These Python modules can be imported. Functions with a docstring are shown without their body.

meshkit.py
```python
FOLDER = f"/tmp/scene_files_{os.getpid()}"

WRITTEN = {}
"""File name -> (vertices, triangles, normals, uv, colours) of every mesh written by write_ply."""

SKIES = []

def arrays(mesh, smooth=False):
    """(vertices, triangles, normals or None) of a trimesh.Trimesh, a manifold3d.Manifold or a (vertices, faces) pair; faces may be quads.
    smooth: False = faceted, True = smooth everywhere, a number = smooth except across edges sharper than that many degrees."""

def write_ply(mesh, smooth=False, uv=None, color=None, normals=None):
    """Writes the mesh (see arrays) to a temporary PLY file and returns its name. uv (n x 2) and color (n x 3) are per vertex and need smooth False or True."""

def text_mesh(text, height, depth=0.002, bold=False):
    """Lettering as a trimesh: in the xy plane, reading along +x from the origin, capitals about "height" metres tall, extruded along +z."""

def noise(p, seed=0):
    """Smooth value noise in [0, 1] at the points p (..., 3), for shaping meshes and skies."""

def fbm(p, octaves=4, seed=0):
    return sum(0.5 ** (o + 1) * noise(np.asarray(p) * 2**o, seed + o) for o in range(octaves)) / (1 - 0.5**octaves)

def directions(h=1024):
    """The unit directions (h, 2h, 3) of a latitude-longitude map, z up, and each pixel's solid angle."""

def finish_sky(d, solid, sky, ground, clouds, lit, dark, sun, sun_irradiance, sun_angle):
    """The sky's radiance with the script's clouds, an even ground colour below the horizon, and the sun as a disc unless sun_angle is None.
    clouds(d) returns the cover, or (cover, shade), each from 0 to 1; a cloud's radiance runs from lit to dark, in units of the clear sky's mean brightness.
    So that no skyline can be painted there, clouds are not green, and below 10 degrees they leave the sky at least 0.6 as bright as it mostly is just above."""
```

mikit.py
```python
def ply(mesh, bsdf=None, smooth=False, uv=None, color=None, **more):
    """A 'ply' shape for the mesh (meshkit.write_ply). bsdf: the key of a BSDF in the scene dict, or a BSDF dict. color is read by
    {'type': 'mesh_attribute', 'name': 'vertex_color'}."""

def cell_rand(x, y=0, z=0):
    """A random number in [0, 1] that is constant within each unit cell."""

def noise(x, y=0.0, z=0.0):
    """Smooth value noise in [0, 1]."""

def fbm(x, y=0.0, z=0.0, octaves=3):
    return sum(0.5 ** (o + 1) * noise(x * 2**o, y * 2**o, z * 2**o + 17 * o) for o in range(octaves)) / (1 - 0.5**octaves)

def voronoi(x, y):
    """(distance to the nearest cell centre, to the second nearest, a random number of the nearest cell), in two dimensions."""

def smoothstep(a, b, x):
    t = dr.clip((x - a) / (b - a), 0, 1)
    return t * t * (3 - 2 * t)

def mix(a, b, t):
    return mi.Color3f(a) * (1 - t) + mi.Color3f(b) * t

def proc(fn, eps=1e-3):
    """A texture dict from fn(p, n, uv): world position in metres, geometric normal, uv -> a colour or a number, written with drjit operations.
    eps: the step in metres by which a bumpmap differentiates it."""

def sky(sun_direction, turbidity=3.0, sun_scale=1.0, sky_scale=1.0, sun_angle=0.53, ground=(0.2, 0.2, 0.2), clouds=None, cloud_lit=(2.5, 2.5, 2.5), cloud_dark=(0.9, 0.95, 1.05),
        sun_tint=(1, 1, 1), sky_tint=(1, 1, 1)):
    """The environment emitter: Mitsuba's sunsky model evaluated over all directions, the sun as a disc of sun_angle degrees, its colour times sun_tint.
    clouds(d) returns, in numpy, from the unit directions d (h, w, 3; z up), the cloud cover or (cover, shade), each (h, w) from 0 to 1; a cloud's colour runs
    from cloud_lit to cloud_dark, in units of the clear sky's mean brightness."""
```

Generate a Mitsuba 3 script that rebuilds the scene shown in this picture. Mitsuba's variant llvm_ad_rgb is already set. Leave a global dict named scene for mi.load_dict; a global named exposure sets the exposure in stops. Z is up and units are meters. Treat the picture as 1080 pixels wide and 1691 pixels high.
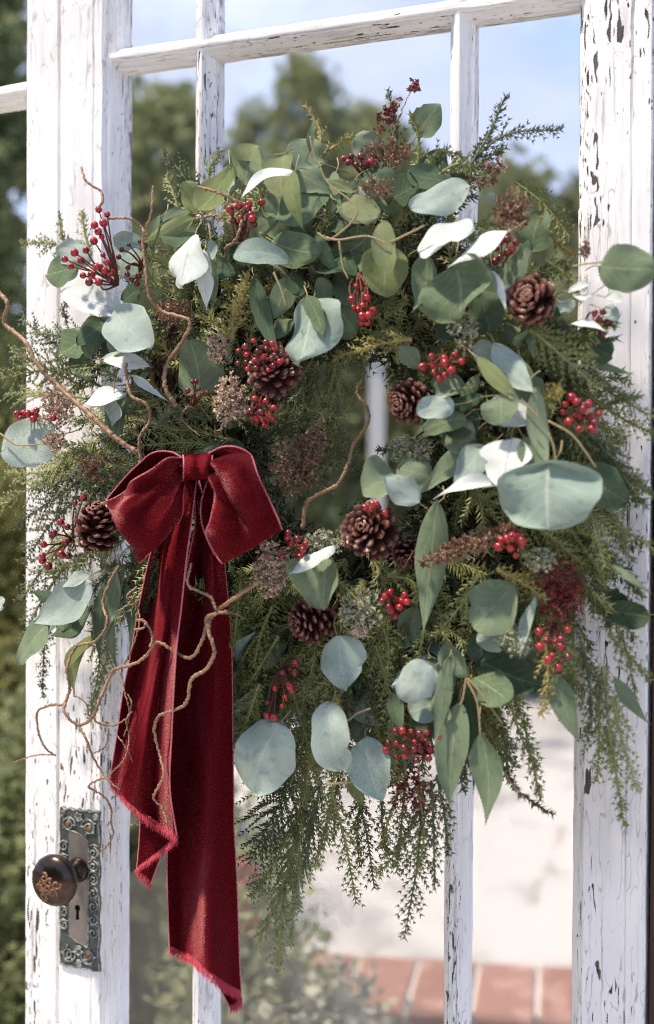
import math
import numpy as np, trimesh, drjit as dr, mitsuba as mi
import mikit, meshkit
from mikit import ply, proc, noise, fbm, voronoi, cell_rand, smoothstep, mix

T = mi.ScalarTransform4f
rng = np.random.default_rng(11)

# ---------------------------------------------------------------- camera
F = 2250.0                                   # focal length in pixels of a 1080 x 1691 frame
CX, CY = 540.0, 845.5
PITCH, ROLL = math.radians(1.0), 0.0055
EYE = np.array([0.0, 0.0, 1.41])
fwd = np.array([0, math.cos(PITCH), -math.sin(PITCH)])
up0 = np.array([0, math.sin(PITCH), math.cos(PITCH)])
rt0 = np.array([1.0, 0, 0])
cup = up0 * math.cos(ROLL) - rt0 * math.sin(ROLL)
crt = rt0 * math.cos(ROLL) + up0 * math.sin(ROLL)
FOCUS = 1.33
scene = {}
labels = {}
scene['camera'] = {'type': 'thinlens', 'fov': 2 * math.degrees(math.atan(540 / F)), 'fov_axis': 'x',
                   'aperture_radius': 0.007, 'focus_distance': FOCUS, 'near_clip': 0.05, 'far_clip': 2000.0,
                   'to_world': T().look_at(origin=EYE.tolist(), target=(EYE + fwd).tolist(), up=cup.tolist())}

# ---------------------------------------------------------------- sky and sun
SUN = np.array([-0.44, -0.16, 0.885])


def clouds(d):
    x, y, z = d[..., 0], d[..., 1], d[..., 2]
    q = np.stack([x * 3.2 + 4.1, y * 3.2 + 1.7, z * 6.5], -1)
    n = sum(meshkit.noise(q * 2.0 ** k, seed=5 + k) * 0.5 ** (k + 1) for k in range(4)) / 0.9375
    m = sum(meshkit.noise(q * 1.7 * 2.0 ** k + 9.3, seed=15 + k) * 0.5 ** (k + 1) for k in range(3)) / 0.875
    cover = np.clip((n - 0.30) / 0.24, 0, 1) * 0.82
    return cover, np.clip((m - 0.3) / 0.5, 0, 1)


scene['sky'] = mikit.sky(SUN.tolist(), turbidity=3, clouds=clouds, sun_scale=0.60, sun_angle=4.0, sun_tint=(0.98, 0.995, 1.05), cloud_lit=(1.5, 1.54, 1.78), cloud_dark=(0.88, 1.0, 1.42), sky_tint=(0.86, 0.92, 1.06))
exposure = 2.88


# ---------------------------------------------------------------- placing
def ray(px, py):
    return fwd + crt * ((px - CX) / F) - cup * ((py - CY) / F)


def at_depth(px, py, depth):
    return EYE + ray(px, py) * depth


def on_level(px, py, z):
    r = ray(px, py)
    return EYE + r * ((z - EYE[2]) / r[2])


ANG = math.radians(24.0)
dU = np.array([math.cos(ANG), -math.sin(ANG), 0])       # along the door, to the right
dW = np.array([-math.sin(ANG), -math.cos(ANG), 0])      # out of the door, to the viewer
dV = np.array([0, 0, 1.0])
ORG = at_depth(130, 1440, 1.5)
ORG[2] = 0.0
R3 = np.stack([dU, dV, dW], 1)                          # local (u, v, w) -> world


def loc(px, py, w=0.0):
    """Door coordinates (u along, v up, w out of the door) of what shows at a pixel at the distance w from the door's face."""
    r = ray(px, py)
    t = (w - (EYE - ORG) @ dW) / (r @ dW)
    p = EYE + r * t - ORG
    return np.array([p @ dU, p[2], w])


def locs(pts):
    return np.array([loc(*p) for p in pts])


def scale_at(px, py, w=0.0):
    r = ray(px, py)
    return (w - (EYE - ORG) @ dW) / (r @ dW) / F       # metres per pixel


def world(v):
    return np.asarray(v) @ R3.T + ORG


def door_m(pos, x=(1, 0, 0), y=(0, 1, 0), z=(0, 0, 1)):
    m = np.eye(4)
    m[:3, :3] = R3 @ np.stack([x, y, z], 1)
    m[:3, 3] = world(pos)
    return T(m.tolist())


def unit(v):
    v = np.asarray(v, float)
    return v / (np.linalg.norm(v, axis=-1, keepdims=True) + 1e-12)


SUNL = unit(np.array([SUN @ dU, SUN @ dV, SUN @ dW]))

count = {}


def key_for(stem):
    n = count.get(stem, 0)
    count[stem] = n + 1
    return stem if n == 0 else f'{stem}_{n:03d}'


def put(stem, mesh, bsdf, local=True, smooth=False, uv=None, **lab):
    k = key_for(stem)
    if local:
        if isinstance(mesh, tuple):
            mesh = (world(mesh[0]), mesh[1])
        else:
            mesh = mesh.copy()
            mesh.vertices = world(mesh.vertices)
    scene[k] = ply(mesh, bsdf, smooth=smooth, uv=uv)
    if lab:
        labels[k] = lab
    return k


def put_dict(stem, d, to_world, bsdf, **lab):
    k = key_for(stem)
    scene[k] = {**d, 'to_world': to_world, 'bsdf': {'type': 'ref', 'id': bsdf}}
    if lab:
        labels[k] = lab
    return k


def thing(name, **lab):
    k = key_for(name)
    labels[k] = lab
    return k


# ---------------------------------------------------------------- mesh helpers
def catmull(P, n):
    P = np.asarray(P, float)
    if len(P) == 2:
        t = np.linspace(0, 1, n)[:, None]
        return P[0] * (1 - t) + P[1] * t
    Q = np.concatenate([(2 * P[0] - P[1])[None], P, (2 * P[-1] - P[-2])[None]])
    s = np.linspace(0, len(P) - 1, n)
    i = np.minimum(s.astype(int), len(P) - 2)
    t = (s - i).reshape((-1,) + (1,) * (P.ndim - 1))
    a, b, c, d = Q[i], Q[i + 1], Q[i + 2], Q[i + 3]
    return 0.5 * (2 * b + (c - a) * t + (2 * a - 5 * b + 4 * c - d) * t ** 2 + (3 * b - a - 3 * c + d) * t ** 3)


def tube(P, r, sides=7):
    P = np.asarray(P, float)
    n = len(P)
    r = np.broadcast_to(r, (n,))
    t = unit(np.gradient(P, axis=0))
    a = np.cross(t[0], [0.3, 0.2, 0.93])
    A = []
    for k in range(n):
        a = a - t[k] * (a @ t[k])
        a = a / (np.linalg.norm(a) + 1e-12)
        A.append(a)
    A = np.array(A)
    B = np.cross(t, A)
    g = np.arange(sides) * 2 * np.pi / sides
    v = P[:, None] + r[:, None, None] * (np.cos(g)[None, :, None] * A[:, None] + np.sin(g)[None, :, None] * B[:, None])
    i, j = np.meshgrid(np.arange(n - 1), np.arange(sides), indexing='ij')
    q = np.stack([i * sides + j, i * sides + (j + 1) % sides, (i + 1) * sides + (j + 1) % sides, (i + 1) * sides + j], -1).reshape(-1, 4)
    f = np.vstack([q[:, [0, 1, 2]], q[:, [0, 2, 3]]])
    v = np.vstack([v.reshape(-1, 3), P[:1], P[-1:]])
    m = n * sides
    j = np.arange(sides)
    f = np.vstack([f, np.stack([(j + 1) % sides, j, j * 0 + m], 1), np.stack([(n - 1) * sides + j, (n - 1) * sides + (j + 1) % sides, j * 0 + m + 1], 1)])
    return v, f


def join(ms):
    vs, fs, k = [], [], 0
    for v, f in ms:
        vs.append(v)
        fs.append(np.asarray(f) + k)
        k += len(v)
    return np.vstack(vs), np.vstack(fs)


def spikes(p0, p1, r):
    """Thin three-sided pyramids from p0 to p1 (n x 3)."""
    p0, p1 = np.asarray(p0, float), np.asarray(p1, float)
    n = len(p0)
    r = np.broadcast_to(r, (n,))[:, None]
    t = unit(p1 - p0)
    a = unit(np.cross(t, np.where(np.abs(t[:, 2:]) < 0.8, [0, 0, 1.0], [1.0, 0, 0])))
    b = np.cross(t, a)
    v = np.stack([p0 + a * r, p0 + (-0.5 * a + 0.866 * b) * r, p0 + (-0.5 * a - 0.866 * b) * r, p1], 1).reshape(-1, 3)
    o = np.arange(n)[:, None] * 4
    f = np.concatenate([o + [0, 1, 3], o + [1, 2, 3], o + [2, 0, 3]])
    return v, f


def grid_faces(n, m):
    i, j = np.meshgrid(np.arange(n - 1), np.arange(m - 1), indexing='ij')
    a = (i * m + j).ravel()
    q = np.stack([a, a + 1, a + m + 1, a + m], 1)
    return np.vstack([q[:, [0, 1, 2]], q[:, [0, 2, 3]]])


def sheet(ctrl, n, m):
    """A smooth surface through a grid of control points: rows x columns x 3."""
    g = catmull(np.asarray(ctrl, float), n)
    return np.transpose(catmull(np.transpose(g, (1, 0, 2)), m), (1, 0, 2))


def prism_v(profile, v0, v1, n, jit=0.0006, seed=0):
    """A profile in (u, w), closed, swept upright with slightly worn edges."""
    P = np.asarray(profile, float)
    if np.sum(P[:, 0] * np.roll(P[:, 1], -1) - P[:, 1] * np.roll(P[:, 0], -1)) < 0:
        P = P[::-1]
    k = len(P)
    z = np.linspace(v0, v1, n)
    v = np.zeros((n, k, 3))
    v[..., 0] = P[None, :, 0]
    v[..., 2] = P[None, :, 1]
    v[..., 1] = z[:, None]
    if jit:
        q = np.stack([v[..., 0] * 160 + seed * 7.7, v[..., 1] * 42, v[..., 2] * 160], -1)
        v[..., 0] += (meshkit.noise(q, seed=seed) - 0.5) * 2 * jit
        v[..., 2] += (meshkit.noise(q + 31, seed=seed + 1) - 0.5) * 2 * jit
    i, j = np.meshgrid(np.arange(n - 1), np.arange(k), indexing='ij')
    a, b = (i * k + j).ravel(), (i * k + (j + 1) % k).ravel()
    f = np.vstack([np.stack([a, a + k, b + k], 1), np.stack([a, b + k, b], 1)])
    import shapely
    from trimesh.creation import triangulate_polygon
    tv, tf = triangulate_polygon(shapely.Polygon(P), engine='earcut')
    order = np.array([np.argmin(np.linalg.norm(P - x, axis=1)) for x in tv])
    c = order[tf]
    f = np.vstack([f, c, c[:, ::-1] + (n - 1) * k])
    m = trimesh.Trimesh(v.reshape(-1, 3), f, process=False)
    trimesh.repair.fix_normals(m)
    return m


def box(lo, hi):
    lo, hi = np.array(lo, float), np.array(hi, float)
    m = trimesh.creation.box(extents=hi - lo)
    m.apply_translation((lo + hi) / 2)
    return m


# ---------------------------------------------------------------- materials
def rgb(*c):
    return {'type': 'rgb', 'value': list(map(float, c))}


def door_coords(p):
    x, y, z = p.x - float(ORG[0]), p.y - float(ORG[1]), p.z
    return x * float(dU[0]) + y * float(dU[1]), z, x * float(dW[0]) + y * float(dW[1])


def paint(along):
    def wear(p):
        u, v, w = door_coords(p)
        a, c = (v, u) if along == 'v' else (u, v)
        q1, q2 = noise(c * 170 + 9, a * 60, w * 170) - 0.5, noise(c * 410, a * 170 + 4, w * 410 + 6.0) - 0.5
        c = c + q1 * 0.0024 + q2 * 0.0014
        a = a + (noise(c * 130, a * 45 + 7, w * 130 + 3.0) - 0.5) * 0.018 + (noise(c * 350 + 5, a * 140, w * 350) - 0.5) * 0.006
        place = dr.minimum(fbm(c * 15 + 3.1, a * 3.6, w * 20, 3), 0.61)
        # flakes: short slits along the grain in the worn places
        slits = noise(c * 560, a * 95, w * 560 + 1.7) * 0.74 + noise(c * 300, a * 40, w * 300 + 9.7) * 0.26
        chips = smoothstep(0.0, 0.05, slits - (1.112 - 0.76 * place))
        specks = smoothstep(0.80, 0.87, noise(c * 430, a * 250, w * 430 + 4.4)) * smoothstep(0.42, 0.57, place)
        return dr.maximum(chips, specks), place, c, a, w

    def colour(p, n, uv):
        chip, place, c, a, w = wear(p)
        crackle = smoothstep(0.90, 0.99, 1 - dr.abs(2 * noise(c * 300, a * 36, w * 300 + 6.1) - 1)) * smoothstep(0.40, 0.6, fbm(c * 40, a * 14, w * 40 + 7.7, 2))
        grain = noise(c * 520, a * 9, w * 520 + 0.3) * 0.6 + noise(c * 260, a * 20, w * 260 + 5.3) * 0.4
        thin = dr.maximum(smoothstep(0.54, 0.84, grain) * (0.26 + 0.8 * smoothstep(0.40, 0.62, place)), crackle * 0.8)
        cloud = fbm(c * 30, a * 11, w * 30 + 2.2, 3)
        base = mix((0.85, 0.845, 0.835), (0.68, 0.67, 0.66), smoothstep(0.38, 0.72, cloud) * 0.6)
        base = mix(base, (0.25, 0.24, 0.23), thin * 0.72)
        under = mix((0.022, 0.019, 0.017), (0.12, 0.105, 0.095), noise(c * 600, a * 40, w * 600 + 8.0))
        return mix(base, under, chip)

    def height(p, n, uv):
        chip, place, c, a, w = wear(p)
        return noise(c * 520, a * 9, w * 520 + 0.3) * 0.0004 - chip * 0.0009 + fbm(c * 60, a * 20, w * 60, 2) * 0.0008

    return {'type': 'twosided', 'b': {'type': 'bumpmap', 'scale': 1.0, 't': proc(height, 4e-4),
            'b': {'type': 'principled', 'base_color': proc(colour), 'roughness': 0.62, 'specular': 0.35}}}


scene['mat_paint_upright'] = paint('v')
scene['mat_paint_across'] = paint('u')
scene['mat_seam_shade'] = {'type': 'twosided', 'b': {'type': 'diffuse', 'reflectance': rgb(0.05, 0.045, 0.04)}}
scene['mat_jamb'] = {'type': 'twosided', 'b': {'type': 'diffuse', 'reflectance': rgb(0.07, 0.045, 0.035)}}
scene['mat_haze_film'] = {'type': 'mask', 'opacity': 0.014, 'b': {'type': 'twosided', 'b': {'type': 'diffuse', 'reflectance': rgb(0.75, 0.76, 0.74)}}}  # faint pale veil that stands in for haze behind the glass
scene['mat_glass'] = {'type': 'thindielectric', 'int_ior': 1.5}


def leaf_mat(c0, c1, vein, rough=0.42, trans=0.3, spots=0.5):
    def colour(p, n, uv):
        i = dr.floor(uv.x)
        s = (uv.x - i) - 0.5
        r = cell_rand(i, 3)
        base = mix(c0, c1, dr.clip(r * 0.8 + 0.35 * (fbm(p.x * 70, p.y * 70, p.z * 70, 2) - 0.5) + 0.1, 0, 1))
        rib = smoothstep(0.030, 0.006, dr.abs(s))
        side = smoothstep(0.80, 0.99, dr.sin((uv.y * 11 - dr.abs(s) * 9 + r * 6) * 3.14159)) * smoothstep(0.5, 0.2, dr.abs(s))
        base = mix(base, vein, rib * 0.7 + side * 0.30)
        base = base * (0.82 + 0.36 * fbm(p.x * 55 + 7, p.y * 55, p.z * 55, 3))
        blot = smoothstep(0.60, 0.82, fbm(p.x * 160 + r * 9, p.y * 160, p.z * 160, 2)) * spots
        edge = smoothstep(0.43, 0.5, dr.abs(s)) * 0.25
        base = base * (1 - 0.35 * blot)
        return mix(base, vein, edge)

    return {'type': 'principledthin', 'base_color': proc(colour), 'roughness': rough, 'diff_trans': trans * 2, 'eta': 1.4, 'spec_trans': 0.0}


scene['mat_leaf_blue'] = leaf_mat((0.24, 0.325, 0.27), (0.40, 0.475, 0.425), (0.42, 0.47, 0.42), trans=0.14)
scene['mat_leaf_green'] = leaf_mat((0.115, 0.17, 0.095), (0.22, 0.28, 0.185), (0.29, 0.33, 0.21), trans=0.22)
scene['mat_leaf_yellow'] = leaf_mat((0.20, 0.25, 0.10), (0.27, 0.31, 0.17), (0.36, 0.37, 0.22), trans=0.36)
scene['mat_leaf_dark'] = leaf_mat((0.045, 0.075, 0.042), (0.095, 0.14, 0.088), (0.16, 0.20, 0.13), trans=0.15)
scene['mat_leaf_sunlit'] = leaf_mat((0.52, 0.58, 0.545), (0.66, 0.70, 0.67), (0.36, 0.44, 0.38), rough=0.36, trans=0.1, spots=0.35)  # paler copy of the leaf colour, sunshine painted into the lit leaves


def needle_mat(c0, c1, trans=0.25):
    def colour(p, n, uv):
        i = fbm(p.x * 38, p.y * 38, p.z * 38, 2)
        j = noise(p.x * 420, p.y * 420, p.z * 420)
        return mix(c0, c1, dr.clip(i * 0.9 + j * 0.5 - 0.2, 0, 1))

    return {'type': 'twosided', 'b': {'type': 'principled', 'base_color': proc(colour), 'roughness': 0.55, 'specular': 0.3}}


scene['mat_cedar_olive'] = needle_mat((0.095, 0.118, 0.036), (0.26, 0.275, 0.10))
scene['mat_cedar_dark'] = needle_mat((0.042, 0.060, 0.027), (0.125, 0.15, 0.066))
scene['mat_cedar_light'] = needle_mat((0.15, 0.175, 0.068), (0.34, 0.36, 0.16))
scene['mat_cedar_gold'] = needle_mat((0.17, 0.15, 0.04), (0.33, 0.29, 0.10))
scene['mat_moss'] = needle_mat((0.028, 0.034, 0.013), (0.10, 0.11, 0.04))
scene['mat_seed_beige'] = needle_mat((0.34, 0.23, 0.15), (0.70, 0.58, 0.45))
scene['mat_seed_brown'] = needle_mat((0.13, 0.065, 0.04), (0.42, 0.27, 0.17))
scene['mat_seed_red'] = needle_mat((0.12, 0.018, 0.018), (0.30, 0.07, 0.06))
scene['mat_seed_green'] = needle_mat((0.26, 0.28, 0.17), (0.50, 0.50, 0.36))


def bark(p, n, uv):
    a = fbm(p.x * 130, p.y * 130, p.z * 60, 3)
    return mix((0.13, 0.068, 0.038), (0.37, 0.235, 0.14), a)


scene['mat_willow'] = {'type': 'twosided', 'b': {'type': 'principled', 'base_color': proc(bark), 'roughness': 0.5, 'specular': 0.4}}
scene['mat_vine'] = {'type': 'twosided', 'b': {'type': 'diffuse', 'reflectance': rgb(0.045, 0.028, 0.018)}}
scene['mat_berry_stalk'] = {'type': 'twosided', 'b': {'type': 'diffuse', 'reflectance': rgb(0.17, 0.075, 0.05)}}
scene['mat_petiole'] = {'type': 'twosided', 'b': {'type': 'principled', 'base_color': rgb(0.28, 0.22, 0.11), 'roughness': 0.5}}


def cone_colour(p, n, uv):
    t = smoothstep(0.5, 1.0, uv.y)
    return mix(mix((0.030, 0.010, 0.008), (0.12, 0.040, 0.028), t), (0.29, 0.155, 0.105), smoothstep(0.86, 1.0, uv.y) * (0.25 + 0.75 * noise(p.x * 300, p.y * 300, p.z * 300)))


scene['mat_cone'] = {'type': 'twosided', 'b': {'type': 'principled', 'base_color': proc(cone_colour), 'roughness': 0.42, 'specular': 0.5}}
scene['mat_cone_core'] = {'type': 'twosided', 'b': {'type': 'diffuse', 'reflectance': rgb(0.02, 0.008, 0.006)}}


def berry_mat(c0, c1):
    def colour(p, n, uv):
        b = mix(c0, c1, fbm(p.x * 110, p.y * 110, p.z * 110, 2))
        return mix(b, (0.03, 0.012, 0.01), smoothstep(0.93, 0.975, uv.y))

    return {'type': 'principled', 'base_color': proc(colour), 'roughness': 0.22, 'specular': 0.55, 'clearcoat': 0.4, 'clearcoat_gloss': 0.85}


scene['mat_berry_red'] = berry_mat((0.20, 0.004, 0.010), (0.40, 0.018, 0.024))
scene['mat_berry_dark'] = berry_mat((0.07, 0.004, 0.009), (0.17, 0.010, 0.016))


def velvet(p, n, uv):
    nap = fbm(p.x * 55, p.y * 55, p.z * 34, 3)
    fine = noise(p.x * 1500, p.y * 1500, p.z * 1500)
    return mix((0.035, 0.0008, 0.002), (0.075, 0.002, 0.005), dr.clip(nap * 0.85 + fine * 0.25, 0, 1))


scene['mat_velvet'] = {'type': 'twosided', 'b': {'type': 'principled', 'base_color': proc(velvet), 'roughness': 0.8, 'specular': 0.08, 'sheen': 1.0, 'sheen_tint': 0.75}}
scene['mat_pile'] = {'type': 'twosided', 'b': {'type': 'principled', 'base_color': rgb(0.22, 0.0095, 0.016), 'roughness': 0.45, 'specular': 0.25}}
scene['mat_selvage_lit_rim'] = {'type': 'twosided', 'b': {'type': 'principled', 'base_color': rgb(0.50, 0.14, 0.17), 'roughness': 0.7, 'sheen': 1.0}}  # lit rim of the ribbon put into a paler selvage colour
scene['mat_fringe'] = {'type': 'twosided', 'b': {'type': 'diffuse', 'reflectance': rgb(0.52, 0.085, 0.115)}}


def verdigris(p, n, uv):
    a = fbm(p.x * 240, p.y * 240, p.z * 240, 3)
    b = fbm(p.x * 60 + 5, p.y * 60, p.z * 60, 3)
    c = mix((0.12, 0.135, 0.125), (0.33, 0.36, 0.33), smoothstep(0.36, 0.66, a))
    return mix(c, (0.12, 0.085, 0.06), smoothstep(0.55, 0.75, b) * 0.7)


scene['mat_verdigris'] = {'type': 'twosided', 'b': {'type': 'principled', 'base_color': proc(verdigris), 'roughness': 0.5, 'metallic': 0.35, 'specular': 0.5}}


def plate_dark(p, n, uv):
    return mix((0.035, 0.042, 0.04), (0.10, 0.125, 0.115), fbm(p.x * 200, p.y * 200, p.z * 200, 2))


scene['mat_plate_dark'] = {'type': 'twosided', 'b': {'type': 'principled', 'base_color': proc(plate_dark), 'roughness': 0.5, 'metallic': 0.35}}


def plate(p, n, uv):
    a = fbm(p.x * 90, p.y * 90, p.z * 50, 3)
    return mix((0.13, 0.115, 0.105), (0.30, 0.27, 0.245), a)


scene['mat_plate'] = {'type': 'twosided', 'b': {'type': 'principled', 'base_color': proc(plate), 'roughness': 0.38, 'metallic': 0.6}}


def knob_col(p, n, uv):
    a = fbm(p.x * 150, p.y * 150, p.z * 150, 3)
    return mix((0.028, 0.025, 0.026), (0.10, 0.068, 0.05), a)


scene['mat_knob'] = {'type': 'twosided', 'b': {'type': 'principled', 'base_color': proc(knob_col), 'roughness': 0.2, 'metallic': 0.9, 'specular': 0.6}}


def rust(p, n, uv):
    a = fbm(p.x * 300, p.y * 300, p.z * 300, 3)
    return mix((0.09, 0.042, 0.022), (0.27, 0.135, 0.07), a)


scene['mat_rust'] = {'type': 'twosided', 'b': {'type': 'principled', 'base_color': proc(rust), 'roughness': 0.5, 'metallic': 0.3}}
scene['mat_hole'] = {'type': 'twosided', 'b': {'type': 'diffuse', 'reflectance': rgb(0.006, 0.005, 0.005)}}


def patio_col(p, n, uv):
    a = fbm(p.x * 1.7, p.y * 1.1, 0, 4)
    b = fbm(p.x * 7 + 3, p.y * 4, 0, 3)
    first, second, which = voronoi(p.x * 1.1 + 0.35 * a, p.y * 0.75 + 0.3 * b)
    crack = smoothstep(0.06, 0.0, second - first) * smoothstep(0.4, 0.6, b)
    c = mix((0.44, 0.43, 0.41), (0.29, 0.285, 0.275), smoothstep(0.42, 0.68, a * 0.6 + b * 0.4))
    return mix(c, (0.24, 0.22, 0.20), crack * 0.6)


scene['mat_patio'] = {'type': 'twosided', 'b': {'type': 'diffuse', 'reflectance': proc(patio_col)}}


scene['mat_bounce_ground'] = {'type': 'twosided', 'b': {'type': 'diffuse', 'reflectance': rgb(0.46, 0.445, 0.42)}}


def brick_col(p, n, uv):
    i = dr.floor(uv.x)
    a = fbm(p.x * 14, p.y * 14, p.z * 14, 3)
    return mix(mix((0.265, 0.15, 0.12), (0.205, 0.108, 0.084), cell_rand(i, 5)), (0.40, 0.26, 0.22), smoothstep(0.5, 0.75, a) * 0.55)


scene['mat_brick'] = {'type': 'twosided', 'b': {'type': 'diffuse', 'reflectance': proc(brick_col)}}
scene['mat_mortar'] = {'type': 'twosided', 'b': {'type': 'diffuse', 'reflectance': rgb(0.55, 0.52, 0.48)}}
scene['mat_white_post'] = {'type': 'twosided', 'b': {'type': 'diffuse', 'reflectance': rgb(0.55, 0.55, 0.52)}}


def ground_col(p, n, uv):
    a = fbm(p.x * 3, p.y * 3, 0, 4)
    b = noise(p.x * 60, p.y * 60, 0)
    return mix((0.10, 0.085, 0.06), (0.24, 0.215, 0.17), dr.clip(a * 0.7 + b * 0.45 - 0.1, 0, 1))


scene['mat_ground'] = {'type': 'twosided', 'b': {'type': 'diffuse', 'reflectance': proc(ground_col)}}


def tree_mat(c0, c1, tr=0.5):
    def colour(p, n, uv):
        a = fbm(p.x * 1.6, p.y * 1.6, p.z * 1.6, 2)
        return mix(c0, c1, dr.clip(a * 0.8 + noise(p.x * 23, p.y * 23, p.z * 23) * 0.4 - 0.1, 0, 1))

    return {'type': 'principledthin', 'base_color': proc(colour), 'roughness': 0.6, 'diff_trans': tr, 'eta': 1.3}


scene['mat_tree_olive'] = tree_mat((0.17, 0.205, 0.09), (0.37, 0.40, 0.21), 1.0)
scene['mat_tree_dark'] = tree_mat((0.07, 0.09, 0.034), (0.19, 0.21, 0.09), 0.9)
scene['mat_tree_grey'] = tree_mat((0.24, 0.245, 0.18), (0.48, 0.47, 0.37))
scene['mat_tree_gold'] = tree_mat((0.15, 0.155, 0.05), (0.32, 0.30, 0.12), 0.8)
scene['mat_trunk'] = {'type': 'twosided', 'b': {'type': 'diffuse', 'reflectance': rgb(0.085, 0.06, 0.042)}}

# ---------------------------------------------------------------- the setting
GZ = -0.16                                              # garden soil; the patio's top is z = 0
gx = np.linspace(-60, 60, 61)
gv = np.array([[x, y, GZ + 0.03 * (meshkit.noise(np.array([x * 0.7, y * 0.7, 0.0])) - 0.5)] for x in gx for y in np.concatenate([np.linspace(-30, 16, 47), np.linspace(20, 300, 14)])])
scene['ground'] = ply((gv, grid_faces(61, 61)), 'mat_ground', smooth=True)
labels['ground'] = {'kind': 'structure', 'label': 'brown garden soil and gravel behind the door'}
scene['bounce_ground'] = ply((np.array([[-7, -9, GZ + 0.05], [5, -9, GZ + 0.05], [5, 1.05, GZ + 0.05], [-7, 1.75, GZ + 0.05]], float), np.array([[0, 1, 2], [0, 2, 3]])), 'mat_bounce_ground')  # unseen pale ground added to bounce fill light onto the wreath
labels['bounce_ground'] = {'kind': 'structure', 'label': 'unseen pale ground added in front of the door to bounce light up'}
hv = []
for i, x in enumerate(np.linspace(-260, 260, 80)):
    h = 5 + 5 * meshkit.noise(np.array([x * 0.02, 0.5, 0.0])) + 2 * meshkit.noise(np.array([x * 0.11, 2.5, 0.0]))
    hv += [[x, 180, -1], [x, 188, h * 0.8], [x, 205, h], [x, 240, -1]]
scene['hills'] = ply((np.array(hv), grid_faces(80, 4)), 'mat_tree_dark', smooth=True)
labels['hills'] = {'kind': 'structure', 'label': 'low wooded rise beyond the garden'}

PB = math.radians(9.6)
e_ = np.array([math.cos(PB), -math.sin(PB), 0])
g_ = np.array([math.sin(PB), math.cos(PB), 0])
edge0 = on_level(760, 1588, 0.0)
BR = float(np.dot(edge0 - on_level(760, 1668, 0.0), g_))   # how deep the brick edging is
UPB = np.stack([e_, g_, [0, 0, 1]], 1)


def pb(v):
    return np.asarray(v) @ UPB.T + edge0 * [1, 1, 0]


def pbox(lo, hi):
    m = box(lo, hi)
    m.vertices = pb(m.vertices)
    return m


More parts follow.
